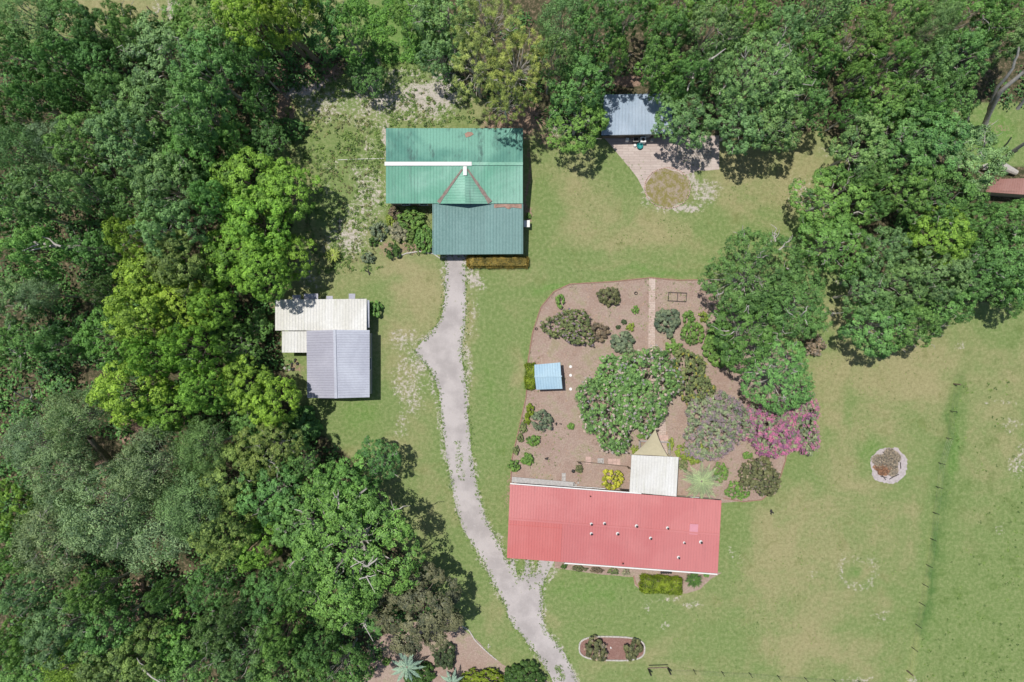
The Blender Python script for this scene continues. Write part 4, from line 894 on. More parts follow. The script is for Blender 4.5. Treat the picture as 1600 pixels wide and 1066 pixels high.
# ------------------------------------------------------------------ trees: kind, x, y, apparent radius (photo px), height, colour, wood, label
TREES = [
('feather',42,22,52,11,'moss','W','sparse olive-grey tree in the top left corner beside the pale lawn'),
('oak',108,42,40,11,'oak','W','green tree on the left rim of the pale lawn notch at the top left'),
('oak',152,48,30,10,'deep','W','small dark tree poking into the pale lawn at the top left'),
('oak',208,52,34,11,'oak','W','round green tree on the right side of the pale lawn notch'),
('oak',30,85,48,12,'deep','W','dark tree at the left edge below the corner olive-grey tree'),
('oak',95,95,42,11,'oak','W','mid-green tree south of the left rim of the pale lawn notch'),
('lobed',150,95,34,11,'deep','W','dark tree directly south of the small tree in the lawn notch'),
('oak',255,95,56,13,'moss','W','large greyish oak with bare twigs southeast of the pale lawn notch'),
('oak',328,30,56,13,'fresh','W','green tree bordering the pale lawn on its right at the top'),
('lobed',395,28,46,14,'lime','W','yellow-green tree at the top edge left of the brown clearing'),
('lobed',445,8,42,15,'lime','W','lime tree at the top edge whose bare trunk leans over the clearing'),
('oak',500,30,46,12,'deep','W','dark green tree shading the clearing north of the barn'),
('oak',545,48,36,9,'fresh','W','rounded tree at the east tip of the dark clump near the vine field'),
('oak',572,120,26,5,'deep','W','low dark tree on the sandy ground northwest of the barn'),
('oak',325,110,50,13,'oak','W','oak with pale twigs northwest of the bright vine-covered trees'),
('oak',392,95,44,11,'deep','W','dark shaded tree under the lime crown left of the brown clearing'),
('oak',402,160,26,8,'deep','W','dark low tree on the west rim of the clearing above the camphors'),
('oak',180,145,44,12,'oak','W','tree with a spray of grey twigs in the upper left wood'),
('lobed',112,150,36,11,'deep','W','dark gap-side tree with bright upper leaves in the upper left wood'),
('oak',55,160,38,11,'oak','W','small bright-topped tree beside the black gap near the left edge'),
('oak',10,175,34,11,'deep','W','dark tree cut by the left edge a sixth of the way down'),
('oak',235,175,50,13,'moss','W','greyish oak in the middle of the upper left wood'),
('oak',312,175,48,13,'oak','W','oak east of the greyish one in the middle of the upper left wood'),
('feather',30,235,52,12,'moss','W','grey-green tree at the left edge with a pale bare patch beside it'),
('feather',88,225,38,12,'grey','W','pale grey tree with bare twigs near the left edge'),
('oak',135,222,44,12,'oak','W','oak between the pale grey tree and the upper wood centre'),
('oak',198,222,50,13,'moss','W','wide greyish oak straight west of the barn roof top'),
('oak',255,238,44,12,'oak','W','oak touching the bright vine-covered trees on their left'),
('lobed',308,238,44,10,'vivid','W','bright green vine-covered tree north of the two camphors, left one'),
('lobed',365,215,46,9,'vivid','W','bright green vine-covered tree north of the two camphors, right one'),
('oak',415,215,30,8,'deep','W','dark tree at the wood edge above the northern camphor'),
('oak',62,305,48,12,'moss','W','greyish oak north of the flat bright tree with the bare trunk'),
('oak',15,325,42,12,'oak','W','oak at the left edge level with the flat bright tree'),
('oak',140,300,46,13,'moss','W','greyish oak right of a narrow black gap in the left wood'),
('oak',200,310,46,13,'oak','W','round topped oak at the centre of the left wood, west of the camphors'),
('oak',262,292,46,13,'moss','W','pale twig-tipped oak just west of the northern camphor'),
('lobed',338,312,40,12,'vivid','W','bright leafy tree tucked against the left side of the northern camphor'),
('lobed',392,290,54,11,'camphor','W','northern camphor with tight bright lobes, its upper crown'),
('lobed',450,300,40,9,'camphor','W','outer east crown of the northern camphor casting shade on the weeds'),
('lobed',400,345,48,11,'camphor','W','lower crown of the northern camphor above the dark seam'),
('lobed',372,398,50,11,'camphor','W','upper left crown of the southern camphor'),
('lobed',408,425,44,9,'camphor','W','lower crown of the southern camphor above the white-roofed workshop'),
('lobed',455,402,32,7,'camphor','W','outer east crown of the southern camphor by the weeds'),
('lobed',62,395,52,12,'vivid','W','flat bright green tree crossed by a bare grey trunk near the left edge'),
('oak',150,392,42,11,'oak','W','oak east of the bare fallen trunk in the left wood'),
('oak',205,372,44,12,'lime','W','yellowish green tree west of the dark seam beside the camphors'),
('oak',270,358,46,13,'moss','W','greyish oak north of the yellow-green lobed trees'),
('lobed',285,410,44,12,'olive','W','olive-green tree between the greyish oak and the yellow-green lobed trees'),
('lobed',235,432,46,13,'lime','W','yellow-green lobed tree at the centre left of the wood, northernmost of its four'),
('lobed',275,478,48,12,'lime','W','yellow-green lobed tree southeast of its three look-alikes in the left wood'),
('lobed',330,482,46,12,'camphor','W','bright lobed tree west of the white-roofed workshop across the dark seam'),
('lobed',222,495,44,13,'lime','W','yellow-green lobed tree southwest in the cluster of four'),
('oak',168,455,44,12,'teal','W','blue-green tree with bright upper leaves beside the black gap'),
('feather',62,458,50,12,'grey','W','grey-green tree south of the flat bright tree near the left edge'),
('oak',18,470,38,12,'moss','W','greyish tree cut by the left edge at mid height'),
('oak',25,535,40,11,'oak','W','green tree at the left edge above the dark hole with dead twigs'),
('oak',92,540,42,11,'oak','W','green tree left of the long black gap in the left wood'),
('oak',165,530,42,12,'vivid','W','bright green tree right of the long black gap'),
('oak',372,545,38,8,'fresh','W','green tree just left of the grey garage and its lean-to'),
('oak',402,512,24,5,'fresh','W','small round bright tree touching the west end of the white-roofed workshop'),
('lobed',300,545,46,12,'camphor','W','bright lobed tree west of the grey garage'),
('lobed',240,555,44,13,'camphor','W','bright lobed tree north of the yellowest tree of the wood'),
('lobed',208,612,48,12,'lime','W','yellowest lobed tree of the wood above a patch of bare earth'),
('lobed',255,640,38,10,'camphor','W','green lobed tree hanging over the pink bare earth patch'),
('lobed',320,610,50,12,'camphor','W','wide bright lobed tree, west half of the pair near the garage'),
('lobed',382,605,48,11,'lime','W','bright lobed tree southwest of the garage, its yellow lobes tight'),
('lobed',425,625,38,9,'lime','W','outer lobed tree nearest the southwest corner of the garage'),
('lobed',400,665,34,8,'fresh','W','small green tree south of the bright lobed pair'),
('feather',118,650,58,12,'grey','W','grey feathery oak north of the leaning bare trunk'),
('feather',50,690,52,12,'grey','W','grey feathery oak at the left edge west of the leaning bare trunk'),
('feather',100,745,48,12,'grey','W','grey feathery oak south of the leaning bare trunk'),
('feather',232,725,60,13,'grey','W','large grey feathery oak east of the leaning bare trunk'),
('feather',315,700,54,12,'moss','W','darker grey feathery oak below the bright lobed pair'),
('feather',160,800,58,13,'grey','W','large grey feathery oak in the middle of the lower left wood'),
('feather',78,845,62,13,'grey','W','silvery feathery oak near the left edge of the lower wood'),
('feather',240,825,62,13,'grey','W','silvery feathery oak at the heart of the lower left wood'),
('feather',300,790,48,12,'moss','W','dark grey-green oak left of the yellowish lobed tree'),
('lobed',12,790,34,10,'camphor','W','bright tree at the left edge above the silvery feathery oak'),
('lobed',14,860,32,10,'vivid','W','bright tree at the left edge below its look-alike'),
('lobed',360,745,44,12,'olive','W','olive lobed tree south of the darker grey oak'),
('oak',418,700,44,12,'olive','W','pale olive tree left of the dark leafy gap below the garage'),
('oak',470,722,34,9,'oak','W','small tree by the dark leafy gap below the garage'),
('lobed',352,838,40,13,'olive','W','tall yellowish olive tree with grey twigs in the lower left wood'),
('oak',425,770,48,12,'oak','W','oak west of the bright tree on the lawn edge'),
('oak',470,815,46,12,'oak','W','oak northwest of the great oak beside the driveway lawn'),
('lobed',400,850,36,11,'camphor','W','yellow-green tree west of the great oak'),
('lobed',540,770,46,10,'fresh','W','bright rounded tree at the lawn edge north of the great oak'),
('oak',588,722,34,8,'deep','W','dark fine-leaved tree at the lawn edge south of the garage'),
('bigoak',545,862,104,13,'fresh','W','great oak with bare white limbs in its crown, beside the driveway lawn'),
('oak',475,905,50,12,'fresh','W','oak joined to the southwest side of the great oak'),
('oak',520,955,48,11,'fresh','W','oak joined to the south side of the great oak'),
('lobed',652,950,61,8,'dusk','G','dark brownish-green tree with star-like sprays above the bottom mulch bed'),
('oak',372,950,46,12,'teal','W','dark blue-green tree southwest of the great oak'),
('lobed',420,930,38,12,'deep','W','dark lobed tree touching the southwest oak'),
('lobed',440,990,42,12,'fresh','W','lobed green tree below the dark lobed one near the bottom'),
('lobed',495,1010,42,11,'deep','W','dark lobed tree left of the bottom mulch bed'),
('lobed',440,1048,42,11,'fresh','W','green tree cut by the bottom edge below the great oak'),
('oak',530,1050,40,10,'deep','W','dark tree at the bottom edge just left of the mulch bed'),
('oak',330,920,44,12,'oak','W','oak east of the brown leaf-litter strip in the lower wood'),
('oak',340,985,44,12,'teal','W','blue-green oak near the bottom, east of the leaf-litter strip'),
('oak',385,1030,46,12,'teal','W','blue-green oak at the bottom edge west of the lobed green trees'),
('oak',150,925,44,12,'fresh','W','green tree with pale twigs west of the brown leaf-litter strip'),
('oak',55,920,48,12,'teal','W','blue-green tree at the left edge below the silvery oak'),
('oak',100,985,46,12,'teal','W','blue-green tree near the bottom left corner, inland one'),
('oak',165,985,42,12,'oak','W','oak in the bottom left wood west of the litter strip'),
('oak',30,1000,44,12,'fresh','W','green tree near the bottom left corner on the left edge'),
('oak',60,1052,44,11,'fresh','W','green tree in the bottom left corner'),
('feather',118,1045,40,11,'lime','W','feathery lime tree at the bottom edge near the left corner'),
('lobed',180,1040,42,12,'olive','W','olive tree at the bottom edge east of the feathery lime tree'),
('lobed',235,1020,40,12,'olive','W','olive tree with crossing bare limbs at the bottom edge'),
('oak',290,1050,44,11,'oak','W','oak at the bottom edge beside the crossing bare limbs'),
('oak',262,925,38,12,'oak','W','oak bordering the brown leaf-litter strip on its north'),
('lobed',285,1000,36,11,'vivid','W','vivid green tree near the bottom, east of the crossing bare limbs'),
# north wood
('oak',650,12,38,9,'fresh','N','green tree at the top edge beside the vine field'),
('oak',700,30,50,11,'moss','N','greyish green tree at the top between the vine field and the pines'),
('oak',690,80,34,9,'moss','N','low greyish tree on the sandy edge west of the pines'),
('pine',762,40,52,14,'pine','N','yellow-green pine at the top edge, northernmost of the three pines'),
('pine',745,105,48,13,'pine','N','yellow-green pine with bare branches over the sand, west one of three'),
('pine',808,110,52,14,'pine','N','pine northeast of the barn corner, east one of three'),
('pine',790,158,36,12,'pine','N','small open pine shading the barn roof corner'),
('feather',880,35,50,13,'moss','N','greyish tree right of the pines at the top edge'),
('oak',862,95,40,12,'moss','N','greyish oak just east of the pines'),
('oak',930,45,44,13,'oak','N','oak at the top northwest of the tin shed'),
('oak',985,18,42,13,'oak','N','oak at the top edge straight above the tin shed'),
('oak',960,90,42,12,'fresh','N','bright green oak northwest above the tin shed roof'),
('oak',905,135,44,11,'oak','N','oak west of the tin shed, upper part of the clump'),
('oak',903,185,46,9,'fresh','N','oak leaning over the west end of the tin shed'),
('oak',1040,55,46,13,'oak','N','oak north of the tin shed with dark gap at its foot'),
('oak',1060,10,40,12,'fresh','N','oak at the top edge right of centre'),
('oak',1035,105,36,12,'fresh','N','small bright oak at the back of the tin shed roof'),
('oak',1075,120,36,11,'oak','N','oak beside the thick pale limb east of the tin shed'),
('oak',1048,142,32,8,'fresh','N','small oak touching the east edge of the tin shed roof'),
('oak',1070,182,46,8,'moss','N','greyish oak leaning over the paved patio'),
('oak',1110,50,48,13,'moss','N','greyish oak above the thick pale limb'),
('oak',1120,105,36,12,'moss','N','greyish oak with the brown gap to its south'),
('oak',1160,20,44,12,'fresh','N','green oak at the top edge above the greyish oaks'),
('bigoak',1185,120,66,13,'moss','N','large greyish oak northeast of the patio'),
('oak',1158,188,42,9,'moss','N','greyish oak at the lawn edge right of the paved patio'),
('oak',1205,190,44,10,'moss','N','greyish oak shading the brown lawn, right of the patio oak'),
('oak',1225,50,46,13,'moss','N','greyish oak at the top, left of the bright oaks'),
('oak',1290,20,46,12,'moss','N','greyish oak at the top edge with grey twigs'),
('oak',1270,90,44,13,'fresh','N','green oak in the upper right wood, west one'),
('oak',1262,160,46,11,'oak','N','oak above the sunlit brown lawn gap'),
('oak',1340,60,46,13,'fresh','N','bright oak in the upper right wood'),
('oak',1335,125,44,12,'fresh','N','bright oak north of the dark hollow'),
('oak',1400,30,46,12,'fresh','N','bright oak at the top edge in the upper right wood'),
('oak',1395,95,42,12,'fresh','N','bright oak beside the narrow vertical dark gap'),
('oak',1330,178,34,8,'deep','N','dark low tree in the hollow above the brown lawn'),
('feather',1458,40,42,12,'moss','N','grey tree with long bare branches at the top right'),
('oak',1450,105,46,12,'moss','N','greyish oak left of the bare-limbed tree'),
('oak',1515,25,44,12,'fresh','N','green oak at the top edge near the right corner'),
('oak',1575,25,46,12,'oak','N','oak in the top right corner'),
('oak',1500,88,38,11,'oak','N','oak just left of the tall bare pale limbs'),
('oak',1572,66,30,11,'moss','N','greyish tree above the tall bare pale limbs'),
# east grove
('oak',1385,160,42,11,'fresh','E','round oak left of the sunlit green gap'),
('oak',1440,168,46,11,'oak','E','dense round oak beside the sunlit green gap'),
('oak',1480,160,38,11,'oak','E','oak with its right edge on the sunlit green gap'),
('oak',1348,232,44,10,'moss','E','oak at the northwest corner of the east grove'),
('oak',1405,225,52,11,'oak','E','oak in the top row of the east grove, middle one'),
('oak',1460,225,48,11,'oak','E','oak in the top row of the east grove, below the green gap'),
('oak',1510,250,50,11,'moss','E','greyish oak below the sunlit green gap'),
('oak',1352,282,36,10,'oak','E','oak above the dark hollow of the east grove'),
('oak',1302,312,50,9,'fresh','E','round bright oak bulging west into the lawn, upper of two'),
('oak',1304,385,48,9,'fresh','E','round bright oak bulging west into the lawn, lower of two'),
('oak',1362,325,36,9,'oak','E','small oak west of the dark hollow'),
('oak',1420,300,52,11,'fresh','E','bright oak bordering the dark hollow inside the east grove'),
('oak',1470,308,48,11,'oak','E','oak northeast of the dark hollow'),
('lobed',1472,370,42,11,'camphor','E','yellowish green oak in the middle of the east grove'),
('oak',1522,350,46,11,'oak','E','oak southwest of the rusty red shed roof'),
('oak',1575,345,42,11,'oak','E','oak directly south of the rusty red shed roof'),
('oak',1378,390,44,11,'moss','E','grey-green oak between the bright lower bulge and the grove centre'),
('oak',1352,458,48,10,'moss','E','greyish green oak at the west end of the grove bottom'),
('oak',1405,440,52,11,'moss','E','grey-green oak left of the grove bottom centre'),
('oak',1465,430,52,11,'moss','E','grey-green oak near the centre of the grove bottom'),
('oak',1522,425,50,11,'oak','E','oak right of the grove bottom centre'),
('oak',1578,415,48,11,'oak','E','oak at the right edge in the grove bottom half'),
('oak',1372,508,46,9,'oak','E','oak at the southwest point of the grove over the lawn'),
('oak',1425,505,50,10,'oak','E','southernmost oak of the grove over the lawn'),
('oak',1480,470,40,9,'oak','E','low oak on the south rim of the grove, third from the west'),
('oak',1575,455,34,8,'oak','E','oak on the south rim of the grove touching the right edge'),
('oak',1600,395,44,10,'moss','E','oak half outside the right edge of the photo'),
# garden trees
('bigoak',1180,428,68,10,'glossy','G','big rounded glossy tree rising from the northeast corner of the mulch garden'),
('bigoak',1236,474,56,9,'glossy','G','tree with white twigs south of the big rounded glossy tree'),
('oak',1166,515,50,8,'glossy','G','tree on the west flank of the garden tree clump'),
('bigoak',1218,588,54,8,'oak','G','round tree at the south end of the garden clump above the pink blossom'),
]
# dark openings in the canopy: crowns stop short of them
GAPS = [(375,185,20),(398,110,18),(360,225,10),(112,300,14),(112,345,12),(118,470,24),(105,590,24),(150,585,16),(160,430,12),(60,440,10),(345,455,12),(385,485,12),(420,475,10),(25,620,26),(45,230,8),
 (370,900,16),(365,955,10),(290,940,12),(235,930,14),(190,920,10),(25,735,14),(475,680,16),(330,290,8),(215,350,10),(20,170,12),(170,165,14),(90,120,12),(60,110,8),(265,575,10),(340,575,12),(480,940,10),(505,990,14),(460,970,8),(25,985,12),(60,905,10),(170,705,18),(195,675,12),(310,670,6),
 (885,70,10),(975,125,14),(1082,120,12),(1115,150,12),(1200,60,10),(1275,50,8),(1395,95,8),(1325,165,14),(1300,165,8),(1350,110,8),(1392,352,20),(1375,300,10),(1420,130,10),(1430,60,6),(1548,360,12),(1515,440,8),(1390,455,8),(1430,480,8),(1560,300,14),(1240,130,10),(1000,60,10),(1150,70,8),(930,90,8)]
for a in TREES:
    a = list(a)
    if a[6] in 'WNE' and a[0] != 'bigoak':
        for (x, y, g_) in GAPS:
            d_ = math.hypot(a[1]-x, a[2]-y)
            if d_ < a[3]+g_: a[3] = max(.70*a[3], d_-g_, 20)
    tree(*a)

# bare limbs and snags seen among the crowns
def snag(label, segs, mat='palebark', name='bare_trunk', cat='bare trunk'):
    b0 = at(*segs[0][0]); mb = MB(); rr = np.random.default_rng(int(segs[0][0][0]))
    for sgm in segs:
        *pts, r0, r1 = sgm
        for (p, q) in zip(pts, pts[1:]):
            pass
        P = [at(*p) for p in pts]; n = len(P); Q = []; Rr = []
        for i in range(n-1):
            for j in range(3):
                f = j/3; p = P[i].lerp(P[i+1], f)+Vector(rr.normal(size=3))*.06*(j > 0); Q.append(p); Rr.append(r0+(r1-r0)*(i+f)/(n-1))
        Q.append(P[-1]); Rr.append(r1); mb.tube(Q, Rr, 7, False)
    o = mb.build(name, M[mat], smooth=True); b0.z = 0; rebase(o, b0); return tag(o, label, cat)
snag('bare leaning trunk above a patch of bare earth among grey feathery oaks', [((176,728,0),(172,720,3),(156,702,7),(140,684,10),.42,.26)], 'bark')
snag('bare grey trunk with forked limbs lying across the flat bright tree', [((158,392,5),(120,386,8),(80,384,9.5),(52,378,10),.3,.12),((95,385,10),(66,370,10.6),.12,.05),((80,384,10.4),(45,392,10.8),.10,.04),((60,382,10.6),(30,394,10.8),.08,.03)])
snag('pair of tall bare trunks leaning out of the brown clearing north of the barn', [((497,96,0),(470,70,6),(424,18,13),.32,.2),((478,90,0),(455,62,7),(430,40,11),.26,.15),((436,84,0),(424,62,8),(415,40,12),.25,.14)], 'bark')
snag('tall forked bare limbs above the sunlit green gap at the right', [((1528,216,0),(1545,178,4),(1562,145,8),(1600,112,11),.34,.18),((1545,178,4),(1552,150,7),(1583,106,11),(1592,74,13),.22,.10),((1501,205,0),(1512,185,3),(1516,150,7),.26,.14),((1590,170,7),(1605,150,9),.2,.1)])
snag('bare forked limbs west of the rusty red shed roof', [((1545,262,0),(1572,245,5),(1605,222,9),.30,.16),((1572,245,5),(1590,236,8),.14,.06),((1545,262,0),(1560,240,4),(1580,215,8),.16,.07)])
snag('thick pale limb crossing the dark gap right of the tin shed', [((1080,118,7),(1098,108,9),(1112,90,11),.30,.14),((1084,116,8),(1082,126,9),(1074,142,9.5),.14,.07),((1142,108,8),(1136,128,9),(1124,148,9),.14,.06),((1112,92,11),(1134,76,12),.1,.04)])
snag('dead grey branches curled in a dark hole at the left edge', [((60,628,3),(40,622,7),(22,612,9),.14,.06),((40,622,7),(24,628,9),(18,620,10),.08,.03),((48,622,7),(48,606,9),(30,606,10),.08,.03),((75,640,4),(60,628,7),.16,.1)])
snag('white bare limbs splayed on top of the great oak', [((560,880,9),(575,885,13),(590,872,14),.14,.06),((575,885,13),(584,868,14),.08,.03),((562,905,12),(574,900,13.6),(588,898,14),.08,.03),((572,900,13.5),(586,926,13.8),.07,.02),((552,872,12.5),(572,884,13.8),.07,.03),((548,886,12.5),(570,876,13.8),.06,.02),((520,850,12.5),(505,856,13.6),.06,.02)])
snag('crossing bare grey limbs among olive trees at the bottom edge', [((200,1064,8),(218,1042,12),.16,.1),((218,1042,12),(250,1066,12.4),.12,.05),((232,1046,12),(214,1028,12.6),.07,.03)])
snag('pale forked twigs on the garden trees', [((1238,490,7),(1244,478,9.8),.09,.03),((1246,500,7),(1256,488,9.8),(1262,478,10),.09,.03),((1258,500,9.6),(1262,508,9.9),.05,.02),((1170,478,8.8),(1162,488,9.6),.06,.02),((1170,490,8.8),(1166,476,9.6),.06,.02),((1238,492,9),(1228,482,9.8),.06,.02)])

# ------------------------------------------------------------------ undergrowth
def scatter(name, polys, n, r0, r1, h0, h1, per, ls, col, mat='leaf', seed=1, mask=None, label=None, cat=None):
    rng = np.random.default_rng(seed); cs = []
    for poly in polys:
        a = np.array(poly, float); lo = np.maximum(a.min(0), [-260, -260]); hi = np.minimum(a.max(0), [1900, 1330]); k = 0; need = n
        while k < need:
            q = rng.uniform(lo, hi, (need*3, 2)); q = q[inpoly(q[:, 0], q[:, 1], poly)]
            if mask is not None: q = q[mask(q[:, 0], q[:, 1], rng)]
            if len(q) == 0: break
            q = q[:need-k]; cs.append(q); k += len(q)
    c_ = np.concatenate(cs); m_ = len(c_); w = np.stack([(c_[:, 0]-800)/S, (533-c_[:, 1])/S], 1)
    r_ = rng.uniform(r0, r1, m_); hh = rng.uniform(h0, h1, m_)*(0.4+1.2*fbm(c_[:, 0]/60, c_[:, 1]/60, 40))
    d_ = sph(rng, m_*per, 0.0); P = np.stack([np.repeat(w[:, 0], per), np.repeat(w[:, 1], per), np.zeros(m_*per)], 1)+d_*np.stack([np.repeat(r_, per), np.repeat(r_, per), np.repeat(hh, per)], 1)*rng.uniform(.6, 1, (m_*per, 1))
    N = nrmz(d_+np.array([0, 0, .8])+rng.normal(size=d_.shape)*.4); tone = .6*np.repeat(rng.uniform(0, 1, m_), per)+.4*rng.uniform(0, 1, len(P))
    L = rng.uniform(ls*.7, ls*1.4, len(P)); me = leaf_mesh(name, P, N, L, L*.55, tone, M[mat], rng=rng)
    o = bpy.data.objects.new(name, me); C.objects.link(o); o.color = (*COL[col], 1); tag(o, label, cat, kind='stuff'); return o
COL['weed'] = (.15, .235, .065); COL['weedpale'] = (.21, .21, .10); COL['vine'] = (.13, .28, .055)
nolit = lambda x, y, r: (fbm(x/45, y/45, 60) > .36)
scatter('undergrowth', [FORW], 4200, .7, 1.5, .8, 2.6, 28, .36, 'deep', seed=3, mask=nolit, label='dense green undergrowth filling the gaps of the west wood', cat='undergrowth')
scatter('undergrowth', [FORN], 1500, .6, 1.3, .4, 1.6, 24, .32, 'deep', seed=4, mask=lambda x, y, r: (fbm(x/45, y/45, 61) > .52) & ~((x > 1480) & (x < 1660) & (y > 160) & (y < 320)), label='patchy undergrowth on the brown floor of the north and east woods', cat='undergrowth')
scatter('vines', [[(540,-60),(700,-60),(672,20),(678,75),(672,95),(560,100),(585,60),(545,30)]], 900, .3, .7, .25, .8, 30, .20, 'vine', seed=5, mask=lambda x, y, r: fbm(x/16, y/16, 66) > .40, label='bright green vines and brambles at the top centre', cat='vines')
WEED = [(440,100),(720,100),(745,195),(600,200),(600,320),(678,322),(678,395),(620,400),(600,420),(500,430),(470,330),(450,240)]
scatter('weeds', [WEED], 1500, .12, .32, .08, .32, 14, .15, 'weed', seed=6, mask=lambda x, y, r: fbm(x/14, y/14, 70) > .50, label='scattered low green weeds on the sandy yard around the green barn', cat='weeds')
scatter('dry_weeds', [WEED], 700, .10, .26, .08, .3, 12, .14, 'weedpale', 'greyleaf', seed=7, mask=lambda x, y, r: fbm(x/14, y/14, 75) > .52, label='straw-coloured dry weeds on the sandy yard around the green barn', cat='weeds')
scatter('lawn_tufts', [[(1498,600),(1900,560),(1900,1200),(1420,1200),(1450,900)]], 900, .10, .28, .04, .14, 12, .13, 'weed', seed=8, mask=lambda x, y, r: fbm(x/30, y/30, 80) > .46, label='coarse green tufts in the rough pasture east of the wire fence', cat='grass')
scatter('lawn_tufts', [[(820,240),(1290,240),(1250,360),(1480,560),(1490,600),(1420,1050),(910,1050),(870,900),(1130,900),(1240,700),(1280,520),(1080,430),(860,440),(820,560)]], 1100, .05, .12, .02, .06, 8, .09, 'weed', seed=9, mask=lambda x, y, r: fbm(x/25, y/25, 85) > .50, label='small clover tufts dotted over the mown lawn', cat='grass')

def heap(px, py, r_, n, col, seed, sx=1.0, sy=1.0):
    rng = np.random.default_rng(seed); c0 = at(px, py); a = rng.uniform(0, 6.28, n); rad = r_*(1+.18*np.sin(3*a+seed)+.12*np.sin(5*a))*np.sqrt(rng.uniform(0, 1, n))
    z = .04+.55*np.maximum(.05, 1-(rad/(r_*1.2))**2)*rng.uniform(.2, 1, n); P = np.stack([c0.x+rad*np.cos(a)*sx, c0.y+rad*np.sin(a)*sy, z], 1)
    T = rng.normal(size=(n, 3))*np.array([1, 1, .35]); N = np.array([0, 0, 1.])+rng.normal(size=(n, 3))*.5; L = rng.uniform(.12, .42, n)
    me = leaf_mesh('brush_heap', P, N, L, rng.uniform(.02, .07, n), rng.uniform(0, 1, n), M['greyleaf'], T=T); o = bpy.data.objects.new('brush_heap', me); C.objects.link(o)
    bp = [x for x in C.objects if x.name == 'burn_pile'][0]; me.transform(Matrix.Translation(-bp.location)); o.parent = bp; o.color = (*col, 1)
heap(1386, 722, 1.5, 3800, (.33, .27, .22), 5); heap(1379, 733, .85, 1600, (.36, .19, .12), 6, 1.1, .8)
COL['litter'] = (.33, .22, .16)
scatter('leaf_litter', [BED], 900, .15, .6, .01, .03, 10, .11, 'litter', 'greyleaf', seed=10, label='brown dead leaves and twigs strewn over the mulch garden', cat='leaf litter')
scatter('garden_weeds', [BED], 700, .06, .25, .03, .10, 10, .09, 'weed', seed=11, mask=lambda x, y, r: fbm(x/22, y/22, 90) > .54, label='small green weeds sprouting in patches of the mulch garden', cat='weeds')
scatter('drive_fringe', [[(620,400),(800,400),(800,700),(900,1066),(820,1066),(690,860),(620,560)]], 1500, .06, .2, .03, .10, 10, .10, 'weed', seed=12, mask=lambda x, y, r: (polydist(x, y, DRIVE) < 3.5+2*r.standard_normal(len(x))) & (polydist(x, y, DRIVE) > -1), label='grass creeping over the ragged edges of the white driveway', cat='grass')
scatter('drive_weeds', [[(708,690),(720,690),(726,750),(716,750)],[(866,1040),(878,1040),(884,1064),(872,1064)],[(800,872),(866,872),(846,930),(800,920)]], 60, .05, .22, .02, .08, 12, .10, 'weed', seed=13, label='grass streaks growing in the driveway gravel', cat='grass')

